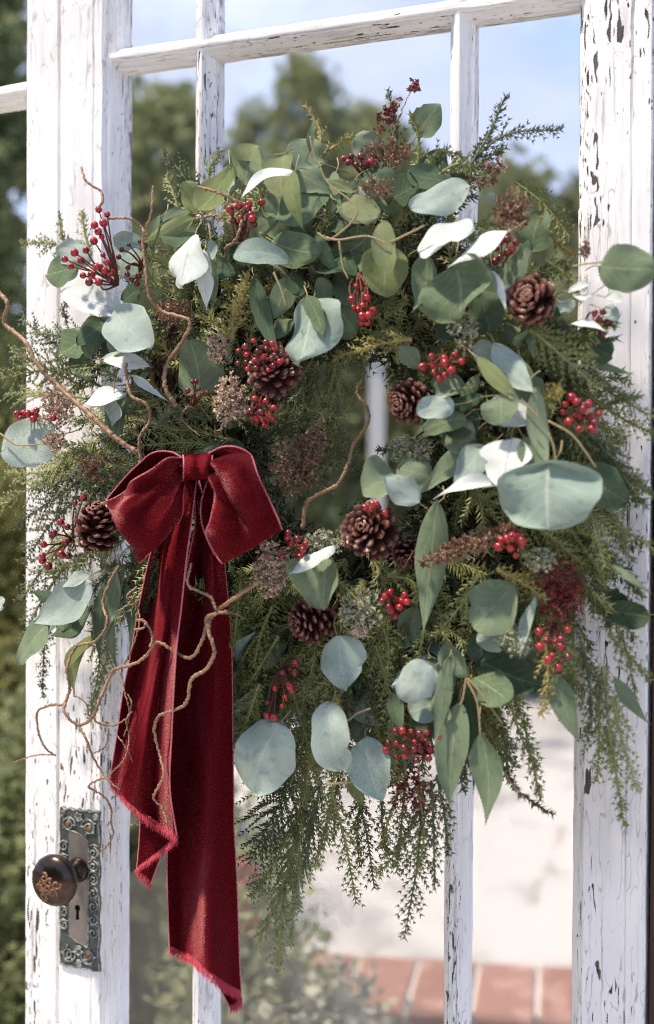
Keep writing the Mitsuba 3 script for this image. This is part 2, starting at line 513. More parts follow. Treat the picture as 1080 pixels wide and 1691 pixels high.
nx, ny = 90, 60
px_, py_ = np.meshgrid(np.linspace(-1.35, 5.0, nx), np.linspace(0.006, 5.6, ny), indexing='ij')
slab = pbox([-1.35, 0.0, GZ - 0.1], [5.0, 5.6, -0.006])
scene['patio'] = ply(slab, 'mat_patio')
labels['patio'] = {'kind': 'structure', 'label': 'pale mottled plaster patio with a brick edge, seen through the lower panes'}
bed = pbox([-1.35, -BR + 0.03, GZ - 0.1], [5.0, -0.002, -0.012])
scene['patio__mortar_bed'] = ply(bed, 'mat_mortar')
bp = 0.176
for i in range(-7, 15):
    a0, a1 = i * bp + 0.064, i * bp + bp - 0.020 + 0.064
    prof = [(-0.004, -0.045), (-0.004, -0.001)] + [(-BR - 0.005 + 0.028 - 0.028 * math.sin(t), -0.029 + 0.028 * math.cos(t)) for t in np.linspace(0, math.pi, 9)]
    prof = np.array(prof)
    dz = rng.normal(0, 0.0018)
    k = len(prof)
    v = np.array([[x, y, z + 0.004 + dz] for x in (a0, a1) for y, z in prof])
    f = [[j, (j + 1) % k, k + (j + 1) % k] for j in range(k)] + [[j, k + (j + 1) % k, k + j] for j in range(k)]
    f += [[0, j + 1, j] for j in range(1, k - 1)] + [[k, k + j, k + j + 1] for j in range(1, k - 1)]
    key = key_for('patio__edging_brick')
    scene[key] = ply((pb(v), np.array(f)), 'mat_brick', uv=np.tile([[i + 40.5, 0.5]], (2 * k, 1)))

post_p = at_depth(622, 700, 7.2)
px0, py0 = post_p[0], post_p[1]
thing('garden_post', label='white square garden post showing blurred through the hole of the wreath', category='post')
m = box([px0 - 0.04, py0 - 0.04, -0.05], [px0 + 0.04, py0 + 0.04, 2.1])
put('garden_post__shaft', m, 'mat_white_post', local=False)
m = box([px0 - 0.06, py0 - 0.06, 2.1], [px0 + 0.06, py0 + 0.06, 2.15])
put('garden_post__cap', m, 'mat_white_post', local=False)


# ---------------------------------------------------------------- trees and shrubs behind the door
def foliage(n, pts, spread, size, r):
    c = pts[r.integers(0, len(pts), n)] + r.normal(0, 1, (n, 3)) * spread
    d = unit(r.normal(0, 1, (n, 3)) + [0, 0, 0.4])
    s = unit(np.cross(d, r.normal(0, 1, (n, 3))))
    L = size * r.uniform(0.6, 1.4, (n, 1))
    W = L * r.uniform(0.25, 0.45, (n, 1))
    nn = np.cross(d, s)
    v = np.stack([c, c + d * L * 0.5 + s * W + nn * W * 0.3, c + d * L, c + d * L * 0.5 - s * W + nn * W * 0.3], 1).reshape(-1, 3)
    o = np.arange(n)[:, None] * 4
    return v, np.concatenate([o + [0, 1, 2], o + [0, 2, 3]])


def tree(name, px, py_top, depth, half_w, mat, form, label, n=9000, size=0.11, group=None, base_frac=0.08, nclump=90, seed=0, category='tree', spread=0.13, at=None):
    r = np.random.default_rng(seed + 100)
    top = at_depth(px, py_top, depth) if at is None else np.array(at)
    x, y, H = top[0], top[1], top[2] - GZ
    lab = dict(label=label, category=category)
    if group:
        lab['group'] = group
    k = thing(name, **lab)
    pts, arms = [], []
    for i in range(nclump):
        t = r.uniform(base_frac, 1.0)
        if form == 'cone':
            rr = half_w * (1 - t) ** 1.0 * 1.6 + half_w * 0.03
        elif form == 'round':
            q = (t - base_frac) / (1 - base_frac)
            rr = half_w * math.sqrt(max(0.02, 1 - (2 * q - 0.95) ** 2))
        else:
            rr = half_w * (0.75 + 0.5 * r.random()) * (1 - t ** 5 * 0.7)
        a = r.uniform(0, 2 * math.pi)
        q = rr * r.uniform(0.45, 1.0)
        p = np.array([x + math.cos(a) * q, y + math.sin(a) * q, GZ + t * H])
        pts.append(p)
        arms.append(([x, y, GZ + t * H - q * 0.45 if t * H > q * 0.5 else GZ + 0.3 * t * H], p))
    v, f = foliage(n, np.array(pts), spread * half_w + 0.03, size, r)
    v[:, 2] = np.maximum(v[:, 2], GZ + 0.01)
    scene[k + '__crown'] = ply((v, f), mat)
    zs = np.linspace(0, H * 0.93, 9)
    P = np.stack([x + 0.03 * half_w * np.sin(zs * 2.1 + seed), y + 0 * zs, GZ - 0.05 + zs], 1)
    parts = [tube(P, np.linspace(0.07, 0.012, 9) * max(0.35, half_w), 8)]
    for a, b in arms[:40]:
        parts.append(tube(np.array([a, (np.array(a) + b) / 2 + [0, 0, 0.03], b]), np.array([0.018, 0.011, 0.004]) * max(0.35, half_w), 5))
    scene[k + '__trunk'] = ply(join(parts), 'mat_trunk', smooth=True)
    return k


tree('conifer_tree', 508, 125, 11.0, 0.85, 'mat_tree_olive', 'cone', 'tallest pointed evergreen, its tip against the sky in the middle upper pane', n=24000, nclump=300, seed=1, size=0.10, spread=.055)
tree('conifer_tree', 425, 200, 11.8, 0.8, 'mat_tree_olive', 'cone', 'evergreen right behind the left upright bar of the door, lower than its pointed neighbour', n=18000, nclump=260, seed=2, size=0.10, spread=.06)
tree('broad_evergreen_tree', 268, 205, 10.0, 0.60, 'mat_tree_olive', 'round', 'rounded evergreen filling the pane beside the lock stile', n=26000, nclump=150, seed=3, size=0.12, spread=.16)
tree('conifer_tree', 610, 225, 12.5, 0.8, 'mat_tree_olive', 'round', 'lower evergreen in the middle upper pane, to the right of the pointed one', n=15000, nclump=120, seed=4, size=0.13, spread=.14)
tree('broad_evergreen_tree', 850, 320, 12.0, 0.75, 'mat_tree_olive', 'round', 'rounded evergreen low in the right pane, left of the gap of sky', n=16000, nclump=120, seed=5, size=0.12, spread=.14)
tree('broad_evergreen_tree', 965, 335, 12.8, 0.5, 'mat_tree_dark', 'cone', 'small dark evergreen low in the right pane beside the hinge stile', n=12000, nclump=90, seed=6, size=0.12, spread=.16)
tree('broad_leaved_tree', -75, -160, 8.0, 0.42, 'mat_tree_olive', 'round', 'loose dark tree at the left edge with bits of sky between its leaves', n=11000, nclump=80, seed=7, size=0.13, base_frac=.3, spread=.14)
# unseen trees added behind the viewer to darken what panes and knob mirror
for i in range(5):
    q = np.array([-6.9, -5.8]) + np.array([0.67, -0.74]) * (i - 2) * 2.3
    tree('added_tree', 0, 0, 0, 1.5, 'mat_tree_dark' if i % 2 else 'mat_tree_olive', 'round', '' + ['first', 'second', 'third', 'fourth', 'last'][i] + ' tree of an unseen row added behind the viewer to darken the pane reflections', n=5000, nclump=80, seed=80 + i, size=0.25, at=[q[0], q[1], 4.4 + 0.5 * (i % 3)], group='trees added to darken the pane reflections', spread=.16)
ORD = ['first', 'second', 'third', 'fourth', 'fifth', 'sixth', 'last']
# a hedge of single shrubs along the far side of the patio
for i, (px, pt, dp) in enumerate([(150, 470, 9.0), (330, 430, 9.2), (480, 480, 9.4), (610, 430, 9.9), (790, 460, 9.6), (930, 500, 10.0), (1080, 430, 10.3)]):
    tree('hedge_shrub', px, pt, dp, 0.55, 'mat_tree_olive', 'hedge', f'dense green shrub in the hedge beyond the patio, {ORD[i]} from the left', n=13000, nclump=120, seed=20 + i, size=0.09, group='shrubs of the hedge beyond the patio', category='shrub', spread=.2)
tree('shrub', -40, 640, 5.2, 0.42, 'mat_tree_dark', 'hedge', 'dark shrub behind the left door leaf at mid height', n=14000, nclump=120, seed=31, size=0.06, category='shrub', spread=.2)
tree('shrub', 150, 1200, 3.6, 0.28, 'mat_tree_olive', 'round', 'olive green shrub behind the lock stile and the lower left pane', n=26000, nclump=150, seed=32, size=0.045, base_frac=0.05, category='shrub', spread=.2)
tree('shrub', 265, 1340, 3.3, 0.15, 'mat_tree_dark', 'round', 'dark green shrub behind the long ribbon tail, low in the left pane', n=16000, nclump=110, seed=33, size=0.035, base_frac=0.05, category='shrub', spread=.2)
tree('shrub', -20, 830, 4.4, 0.40, 'mat_tree_gold', 'hedge', 'yellowish green shrub at the left edge beside the door', n=16000, nclump=120, seed=34, size=0.05, category='shrub', spread=.2)
# low grey-green plants in front of the brick edge
for i, (px, pt, dp, mt, lb) in enumerate([(425, 1590, 3.0, 'mat_tree_olive', 'olive low plant just right of the tip of the long ribbon tail'), (468, 1622, 3.1, 'mat_tree_grey', 'grey-green low plant under the hanging cedar, left of the bricks'),
        (500, 1655, 3.05, 'mat_tree_grey', 'grey-green low plant in front of the left end of the bricks'), (545, 1690, 2.9, 'mat_tree_grey', 'lowest grey-green plant, at the bottom edge in front of the bricks'), (470, 1650, 2.7, 'mat_tree_grey', 'grey-green low plant at the bottom edge, nearest the door')]):
    tree('low_plant', px, pt, dp, 0.11, mt, 'round', lb, n=2200, nclump=50, seed=50 + i, size=0.028, base_frac=0.02, group='low plants in front of the brick edging', category='plant', spread=.25)
k = tree('berry_shrub', 410, 1395, 2.75, 0.10, 'mat_tree_olive', 'hedge', 'blurred shrub with red berries just right of the long ribbon tail', n=1500, nclump=60, seed=61, size=0.028, base_frac=0.3, category='shrub', spread=.2)
ico = trimesh.creation.icosphere(subdivisions=2)
bv = np.array(ico.vertices)
BERRY = ply(ico, None, smooth=True, uv=np.stack([np.full(len(bv), 0.5), bv[:, 2] * 0.5 + 0.5], 1))
for i in range(46):
    p = at_depth(rng.uniform(396, 428), rng.uniform(1415, 1560), 2.70 + rng.normal(0, 0.03))
    put_dict(k + '__berry', BERRY, T().translate(p.tolist()).scale(float(rng.uniform(.0045, .0062))), 'mat_berry_red')

# ---------------------------------------------------------------- the door (right leaf) and its left neighbour
V0, V1 = 0.02, 2.25
SEAM = loc(96, 900)[0]
uL1 = loc(203, 900, -0.026)[0] - 0.0105                                   # where the moulding of the lock stile starts
uLg = loc(203, 900, -0.026)[0]
m1a, m1b = loc(321, 900, -0.0185)[0], loc(359, 900, -0.026)[0]
m2a, m2b = loc(738, 900, -0.0185)[0], loc(779, 900, -0.026)[0]
uRg = loc(951, 900, -0.0175)[0]
uR1 = uRg + 0.0125
uRe = loc(1071, 900)[0]
TH = 0.042
door = thing('french_door', label='weathered white glazed door leaf with chipped paint, old knob and lock plate', category='door')


def ease(r, *pts):
    return list(pts)


# lock stile: square face, a fine groove, then a moulded inner edge that steps down to the glass
stile = [(SEAM + 0.001, -TH), (SEAM + 0.001, -0.0015), (SEAM + 0.0025, 0.0), (uL1 - 0.014, 0.0), (uL1 - 0.0125, -0.0022), (uL1 - 0.011, 0.0), (uL1 - 0.0015, 0.0), (uL1, -0.002), (uL1 + 0.001, -0.005),
         (uL1 + 0.003, -0.0052), (uL1 + 0.0062, -0.0075), (uL1 + 0.0085, -0.0115), (uLg - 0.001, -0.0135), (uLg, -0.0175), (uLg, -TH)]
put(door + '__lock_stile', prism_v(stile, V0, V1, 260, seed=1), 'mat_paint_upright', smooth=35)
hst = [(uRe, -TH), (uRe, -0.0015), (uRe - 0.0015, 0.0), (uRe - 0.017, 0.0), (uRe - 0.0185, -0.0025), (uRe - 0.020, 0.0), (uR1 + 0.0015, 0.0), (uR1, -0.002), (uR1 - 0.001, -0.005),
       (uR1 - 0.003, -0.0052), (uR1 - 0.0062, -0.0075), (uR1 - 0.0085, -0.0115), (uRg + 0.001, -0.0135), (uRg, -0.0175), (uRg, -TH)]
put(door + '__hinge_stile', prism_v(hst, V0, V1, 260, seed=2), 'mat_paint_upright', smooth=35)


def muntin(a, b, z=0.0):
    c, h = (a + b) / 2, (b - a) / 2
    half = [(h, -TH + 0.004), (h, -0.0185), (h - 0.001, -0.0165), (h - 0.0045, -0.0145), (h - 0.0065, -0.0100), (h - 0.0068, -0.0080), (h - 0.0085, -0.0075), (h - 0.0092, -0.0050), (h - 0.0105, -0.0045)]
    return [(c - x, w + z) for x, w in half] + [(c + x, w + z) for x, w in half[::-1]]


for s, (a, b) in enumerate(((m1a, m1b), (m2a, m2b))):
    put(door + '__glazing_bar', prism_v(muntin(a, b), V0 + 0.2, V1 - 0.1, 240, jit=0.0004, seed=4 + s), 'mat_paint_upright', smooth=35)
# the rail across the top panes
vb = loc(345, 69)[1]
hb = 0.5 * (m1b - m1a)


def prism_u(profile_c, h_prof, u0, u1, n, seed):
    m = prism_v(h_prof, u0, u1, n, jit=0.0005, seed=seed)
    v = np.array(m.vertices)
    m.vertices = np.stack([v[:, 1], v[:, 0] + profile_c, v[:, 2]], 1)
    m.invert() if m.volume < 0 else None
    return m


put(door + '__glazing_rail', prism_u(vb, muntin(-hb * 1.0, hb * 1.0, 0.0019), uLg - 0.004, uRg + 0.004, 140, 8), 'mat_paint_across', smooth=35)
put(door + '__top_rail', box([uLg - 0.002, V1 - 0.12, -TH + 0.002], [uRg + 0.002, V1 - 0.002, -0.003]), 'mat_paint_across')
put(door + '__bottom_rail', box([uLg - 0.002, V0 + 0.002, -TH + 0.002], [uRg + 0.002, V0 + 0.24, -0.003]), 'mat_paint_across')
cols = [(uLg, m1a), (m1b, m2a), (m2b, uRg)]
for a, b in cols:
    for v0, v1 in ((V0 + 0.24, vb - hb), (vb + hb, V1 - 0.12)):
        k = key_for(door + '__pane')
        q = np.array([[a - .004, v0 - .004, -0.026], [b + .004, v0 - .004, -0.026], [b + .004, v1 + .004, -0.026], [a - .004, v1 + .004, -0.026]])
        scene[k] = ply((world(q), np.array([[0, 1, 2], [0, 2, 3]])), 'mat_glass')
        scene[k + '__haze_film'] = ply((world(q + [0, 0, 0.0006]), np.array([[0, 1, 2], [0, 2, 3]])), 'mat_haze_film')  # even film added over each pane to lift the view with haze
# the left leaf, turned a little further away
left = thing('french_door', label='narrow slice of the other white door leaf at the left edge, left of the seam', category='door')
LA = math.radians(6)


def turn(v):
    v = np.array(v, float)
    u, w = v[:, 0] - SEAM, v[:, 2]
    return np.stack([SEAM + u * math.cos(LA) - w * math.sin(LA) * 0 + 0 * w, v[:, 1], w + u * math.sin(LA)], 1)


us = loc(30, 900)[0]
lst = [(us, -TH), (us, -0.016), (us + 0.002, -0.006), (us + 0.006, -0.002), (us + 0.008, -0.0015), (SEAM - 0.004, -0.0015), (SEAM - 0.0025, -0.004), (SEAM - 0.0025, -TH)]
m = prism_v(lst, V0, V1, 220, seed=12)
m.vertices = turn(m.vertices)
put(left + '__stile', m, 'mat_paint_upright', smooth=35)
vl = loc(18, 140)[1]
m = prism_u(vl, muntin(-hb * 1.02, hb * 1.02, -0.006), us - 0.42, us + 0.002, 60, 13)
m.vertices = turn(m.vertices)
put(left + '__glazing_rail', m, 'mat_paint_across', smooth=35)
put(left + '__seam_shade_strip', box([SEAM - 0.0022, V0, -TH + 0.004], [SEAM + 0.0007, V1, -0.016]), 'mat_seam_shade')  # dark strip added behind the gap, standing in for the seam's shade
# the seam's shadow strip and the jamb on the right
jamb = thing('door_jamb', label='dark brown jamb strip along the right edge of the door', category='door frame')
put(jamb + '__post', box([uRe + 0.004, V0, -0.07], [uRe + 0.07, V1 + 0.05, -0.004]), 'mat_jamb')
put(jamb + '__stop', box([uRe + 0.0005, V0, -0.07], [uRe + 0.0035, V1 + 0.05, -0.02]), 'mat_jamb')
sill = box([SEAM - 0.8, GZ - 0.05, -0.12], [uRe + 0.2, V0 - 0.004, 0.16])
put('door_threshold', sill, 'mat_mortar', label='pale stone threshold under the two door leaves', category='threshold')

# ---------------------------------------------------------------- lock plate and knob
plate_t = key_for(door + '__lock_plate')
labels[plate_t] = {'label': 'verdigris lock plate with cast scrolls, keyhole and rusty screws'}
a0, a1 = loc(100, 1332), loc(167, 1338)
b0 = loc(101, 1592)
pu0, pu1, pv0, pv1 = a0[0] + 0.001, a1[0], b0[1], a0[1]
pw, ph = pu1 - pu0, pv1 - pv0
yy = np.linspace(0, 1, 40)
outl = [(pu0 + pw * (0.02 * math.sin(34 * y) * 0.5), pv0 + ph * y) for y in yy] + [(pu0 + pw * x, pv1 + 0.0012 * math.sin(30 * x)) for x in np.linspace(0.08, 0.92, 12)] + \
       [(pu1 + pw * (0.02 * math.sin(31 * y + 1)), pv0 + ph * y) for y in yy[::-1]] + [(pu0 + pw * x, pv0 + 0.0012 * math.sin(27 * x)) for x in np.linspace(0.92, 0.08, 12)]
import shapely
poly = shapely.Polygon(outl).buffer(0)
m = trimesh.creation.extrude_polygon(poly, 0.0026, engine='earcut')
m.apply_translation([0, 0, 0.0002])
put(plate_t + '__back_plate', m, 'mat_plate_dark')
ix0, ix1 = pu0 + pw * 0.27, pu0 + pw * 0.72
panel = shapely.Polygon([(ix0, pv0 + ph * 0.20), ((ix0 + ix1) / 2, pv0 + ph * 0.165), (ix1, pv0 + ph * 0.145), (ix1, pv0 + ph * 0.80), ((ix0 + ix1) / 2, pv0 + ph * 0.845), (ix0, pv0 + ph * 0.86)])
kx, kv = pu0 + pw * 0.47, pv0 + ph * 0.355
hole = shapely.Point(kx, kv + 0.0045).buffer(0.0036).union(shapely.Polygon([(kx - 0.0016, kv + 0.004), (kx + 0.0016, kv + 0.004), (kx + 0.0023, kv - 0.0085), (kx - 0.0023, kv - 0.0085)]))
m = trimesh.creation.extrude_polygon(panel.difference(hole), 0.0014, engine='earcut')
m.apply_translation([0, 0, 0.0028])
put(plate_t + '__panel', m, 'mat_plate')
m = trimesh.creation.extrude_polygon(hole.buffer(0.0004), 0.0004, engine='earcut')
m.apply_translation([0, 0, 0.0028])
put(plate_t + '__keyhole', m, 'mat_hole')
W0 = 0.0030


def scroll(cx, cv, r, turns, a0, flip=1, rad=0.0013):
    t = np.linspace(0, 1, 34)
    a = a0 + flip * t * turns * 2 * math.pi
    rr = r * (1 - 0.88 * t)
    return tube(np.stack([cx + rr * np.cos(a), cv + rr * np.sin(a), W0 + 0.0008 + 0.0007 * t], 1), rad * (1 - 0.4 * t), 6)


orn = []
for i in range(7):
    v = pv0 + ph * (0.24 + i * 0.083)
    orn.append(scroll(pu1 - pw * 0.14, v, pw * 0.125, 1.6, 1.5, -1))
    orn.append(scroll(pu0 + pw * 0.13, v + 0.004, pw * 0.115, 1.5, 1.6, 1))
    for s, c in ((1, pu1 - pw * 0.13), (-1, pu0 + pw * 0.12)):
        P = np.array([[c + s * pw * 0.10, v + 0.007, W0], [c, v + 0.0095, W0 + 0.0014], [c - s * pw * 0.10, v + 0.0075, W0]])
        orn.append(tube(catmull(P, 9), 0.0011, 6))
for cx, cv, r, f, a in ((0.24, 0.90, 0.17, 1, 0), (0.74, 0.895, 0.19, -1, 3.1), (0.24, 0.08, 0.18, -1, 0.5), (0.74, 0.085, 0.19, 1, 2.6), (0.5, 0.955, 0.10, 1, 2), (0.5, 0.11, 0.11, 1, 1), (0.5, 0.03, 0.08, -1, 2), (0.08, 0.965, .07, 1, 0), (0.92, 0.965, .07, -1, 3)):
    orn.append(scroll(pu0 + pw * cx, pv0 + ph * cv, pw * r, 1.8, a, f, 0.001))
    orn.append(scroll(pu0 + pw * cx, pv0 + ph * cv, pw * r * 0.66, 1.3, a + 2, -f, 0.0007))
    for k in range(5):
        g = a + k * 1.25
        p = np.array([pu0 + pw * cx, pv0 + ph * cv])
        q = p + pw * r * 1.15 * np.array([math.cos(g), math.sin(g)])
        if poly.buffer(-0.0012).contains(shapely.Point(q)):
            orn.append(tube(catmull([[*(p * .55 + q * .45), W0], [*(p * .3 + q * .7), W0 + 0.0014], [*q, W0]], 7), [0.0003, .0007, .001, .0011, .001, .0007, .0003], 6))
bo = np.array(panel.buffer(0.0008).exterior.coords)
orn.append(tube(np.column_stack([bo, np.full(len(bo), W0 + 0.0006)]), 0.0008, 6))
po = np.array(poly.buffer(-0.0009).exterior.coords)
orn.append(tube(np.column_stack([po, np.full(len(po), W0)]), 0.0009, 6))
put(plate_t + '__ornament', join(orn), 'mat_verdigris', smooth=True)
for cx, cv in ((0.22, 0.90), (0.76, 0.885), (0.74, 0.09)):
    m = trimesh.creation.icosphere(subdivisions=2, radius=0.0034)
    m.vertices[:, 2] *= 0.45
    m.apply_translation([pu0 + pw * cx, pv0 + ph * cv, W0 + 0.0012])
    sl = shapely
    put(plate_t + '__screw', m, 'mat_rust', smooth=True)

knob = key_for(door + '__knob')
labels[knob] = {'label': 'round dark bronze door knob with a worn rusty relief on its face'}
kc = loc(133, 1432, 0.0)
kp = np.array([kc[0], kc[1]])
kw = None
for w in np.linspace(0.03, 0.09, 61):                    # the knob's face is straight out from its rose
    if kw is None or abs(loc(85, 1456, w)[0] - kp[0]) < abs(loc(85, 1456, kw)[0] - kp[0]):
        kw = w
kv_ = loc(85, 1456, kw)[1]
kr = 43 * scale_at(85, 1456, kw)


def lathe(prof, c, n=48):
    P = np.asarray(prof)
    g = np.arange(n) * 2 * np.pi / n
    v = np.stack([c[0] + P[:, None, 0] * np.cos(g), c[1] + P[:, None, 0] * np.sin(g), np.broadcast_to(P[:, None, 1], (len(P), n))], -1).reshape(-1, 3)
    i, j = np.meshgrid(np.arange(len(P) - 1), np.arange(n), indexing='ij')
    a, b = (i * n + j).ravel(), (i * n + (j + 1) % n).ravel()
    return v, np.vstack([np.stack([a, b, b + n], 1), np.stack([a, b + n, a + n], 1)])


kcen = (kp[0], (kv_ + kc[1]) / 2 - 0.001)
put(knob + '__rose', lathe([(0.0135, 0.003), (0.0135, 0.007), (0.0125, 0.0095), (0.0098, 0.0125), (0.0092, 0.02), (0.0098, kw - 0.022), (0.011, kw - 0.019)], kcen), 'mat_knob', smooth=True)
b = kw - 0.004
put(knob + '__grip', lathe([(0.010, b - 0.016), (0.018, b - 0.0135), (kr * 0.93, b - 0.007), (kr, b - 0.0035), (kr * 1.0, b - 0.001), (kr * 0.965, b + 0.0006), (kr * 0.955, b + 0.0018), (kr * 0.93, b + 0.0032), (kr * 0.80, b + 0.0064), (kr * 0.55, b + 0.0095), (kr * 0.25, b + 0.0112), (0.0004, b + 0.0116)], kcen), 'mat_knob', smooth=True)
rel = []
for i in range(9):
    a, r = i * 2.4, kr * (0.10 + 0.42 * (i / 9))
    cx, cv = kcen[0] - kr * 0.06 + r * math.cos(a), kcen[1] - kr * 0.18 + r * math.sin(a)
    t = np.linspace(0, 1, 22)
    g = a + t * 7.5 * (1 if i % 2 else -1)
    rr = kr * 0.19 * (1 - 0.8 * t)
    x, y = cx + rr * np.cos(g), cv + rr * np.sin(g)
    h = b + 0.0116 - 0.0085 * ((x - kcen[0]) ** 2 + (y - kcen[1]) ** 2) / kr ** 2 + 0.0003
    rel.append(tube(np.stack([x, y, h], 1), 0.0018 * (1 - 0.3 * t), 6))
put(knob + '__relief', join(rel), 'mat_rust', smooth=True)

# ---------------------------------------------------------------- the wreath
wr = thing('wreath', label='large evergreen wreath of eucalyptus, cedar, berries and pine cones hung on the white door', category='wreath')
WC = (578, 742)


def ring(th, k, w):
    """A place on the ring: angle (0 = right, pi/2 = up), k = 0 at the hole, 1 at the rim."""
    r0x, r0y, r1x, r1y = 95, 115, 425, 440
    rx, ry = r0x + (r1x - r0x) * k, r0y + (r1y - r0y) * k
    return loc(WC[0] + rx * math.cos(th), WC[1] - ry * math.sin(th), w)


vines = []
for i in range(16):
    n = 70
    th = np.linspace(0, 2 * math.pi, n)
    ph0 = i * 2 * math.pi / 16 + rng.uniform(0, 1)
    tw = rng.integers(2, 5)
    P = np.array([ring(a, 0.50 + 0.27 * math.cos(ph0 + tw * a), 0.045 + 0.032 * math.sin(ph0 + tw * a)) for a in th])
    vines.append(tube(P, 0.0042 + 0.0015 * rng.random(), 6))
put(wr + '__grapevine_base', join(vines), 'mat_vine', smooth=True)
# dark moss tucked between
n = 15000
th = rng.uniform(0, 2 * math.pi, n)
ph = rng.uniform(0, 2 * math.pi, n)
q = np.sqrt(rng.uniform(0.25, 1, n))
P = np.array([ring(a, 0.50 + 0.40 * s * math.cos(b), 0.045 + 0.042 * s * math.sin(b)) for a, b, s in zip(th, ph, q)])
D = unit(rng.normal(0, 1, (n, 3)) + [0, 0, 0.4]) * rng.uniform(0.008, 0.02, (n, 1))
put(wr + '__moss', spikes(P, P + D, rng.uniform(0.0008, 0.0022, n)), 'mat_moss', kind='stuff')


# --- leaves
def profile(shape, t):
    t = np.clip(t, 0, 1)
    if shape == 'R':      # round, a little wider towards the base
        return np.sqrt(np.maximum(0, 1 - (2 * t - 1) ** 2)) * (1 + 0.10 * (0.5 - t))
    if shape == 'H':      # heart: broad lobes at the base, drawn tip
        return np.where(t < 0.36, np.sqrt(np.maximum(0, 1 - ((0.36 - t) / 0.36) ** 2)), np.cos((t - 0.36) / 0.64 * math.pi / 2) ** 0.72)
    if shape == 'O':      # egg, broader towards the tip
        return np.sqrt(np.maximum(0, 1 - (2 * t - 1) ** 2)) * (0.82 + 0.36 * t)
    if shape == 'E':      # pointed oval
        return np.sin(math.pi * t ** 0.82) ** 0.85
    return np.sin(math.pi * t ** 0.72) ** 1.15          # lance


leaf_no = [0]
MATS = {'B': 'mat_leaf_blue', 'G': 'mat_leaf_green', 'Y': 'mat_leaf_yellow', 'D': 'mat_leaf_dark', 'W': 'mat_leaf_sunlit'}


def leaf_mesh(base, tip, width, shape, N, bend, cup, wave, seed, dent=0):
    r = np.random.default_rng(seed)
    n, m = 17, 11
    ax = tip - base
    L = np.linalg.norm(ax)
    a = ax / L
    N = unit(N - a * (N @ a))
    S = np.cross(a, N)
    t = np.linspace(0, 1, n)
    s = np.linspace(-1, 1, m)
    tt, ss = np.meshgrid(t, s, indexing='ij')
    tt2 = tt if shape in 'LE' else (1 - np.cos(tt * math.pi)) / 2
    w = profile(shape, tt2) * width / 2
    f0, f1, f2 = r.uniform(0, 6.28, 3)
    w = w * (1 + 0.05 * np.sin(tt2 * 7 + f0 + (ss > 0) * 2.3) + 0.03 * np.sin(tt2 * 17 + f1))
    if r.random() < 0.4:                                  # a nick in the rim
        tc, sg = r.uniform(.3, .8), r.choice([-1, 1])
        w = w * (1 - r.uniform(.1, .3) * np.exp(-((tt2 - tc) / .05) ** 2) * (ss * sg > 0))
    side = r.normal(0, 0.05) * L
    off = cup * (ss ** 2) * w * 0.9 + bend * L * (tt2 * (1 - tt2) * 4) * 0.5 - bend * L * tt2 ** 2 * 0.35
    off = off + wave * width * (np.sin(tt2 * 8 + ss * 2 + f2) * np.abs(ss) * 0.5 + 0.35 * np.sin(tt2 * 5 + ss * 3 + f1) * ss ** 2)
    P = base + a * (tt2 * L)[..., None] + S * (ss * w + side * tt2 * (1 - tt2) * 4 * 0.6)[..., None] + N * off[..., None]
    uv = np.stack([(ss * 0.5 + 0.5) * 0.98 + 0.01 + seed, tt2], -1).reshape(-1, 2)
    return (P.reshape(-1, 3), grid_faces(n, m)), uv


def leaf(x0, y0, x1, y1, width, shape, col, w0=.11, w1=.12, N=None, bend=None, cup=None, wave=0.15, lab=None, stalk=True, name='eucalyptus_leaf'):
    leaf_no[0] += 1
    sd = leaf_no[0]
    r = np.random.default_rng(sd + 500)
    b, t = loc(x0, y0, w0), loc(x1, y1, w1)
    if N is None:
        N = np.array([r.normal(0, .28), .30 + r.normal(0, .22), 1.0])
        if col == 'W':
            N = 0.62 * SUNL + [0, 0, 0.45]
    N = unit(np.asarray(N, float))
    a = unit(t - b)
    Np = unit(N - a * (N @ a))
    S = np.cross(a, Np)
    view = unit(np.array([0.41, 0.0, 0.91]))
    vis = np.linalg.norm(np.cross(S, view)) if shape == 'x' else math.sqrt(max(0.0, 1 - (S @ view) ** 2))
    wid = width * scale_at((x0 + x1) / 2, (y0 + y1) / 2, (w0 + w1) / 2) / max(0.42, vis)
    bend = r.normal(0.05, 0.13) if bend is None else bend
    cup = r.normal(0.12, 0.24) if cup is None else cup
    mesh, uv = leaf_mesh(b, t, wid, shape, N, bend, cup, wave, sd)
    kw = {'label': lab} if lab else {}
    k = put(wr + '__' + name, mesh, MATS[col], smooth=True, uv=uv, **kw)
    if stalk:
        c = b - a * 0.014 + np.array([r.normal(0, .005), r.normal(0, .005), -0.010])
        put(k + '__stalk', tube(catmull([c, (b + c) / 2 + [r.normal(0, .002), r.normal(0, .002), 0.001], b + a * 0.004], 6), [0.0007, .0007, .0006, .0006, .0005, .0004], 5), 'mat_petiole', smooth=True)
    return k


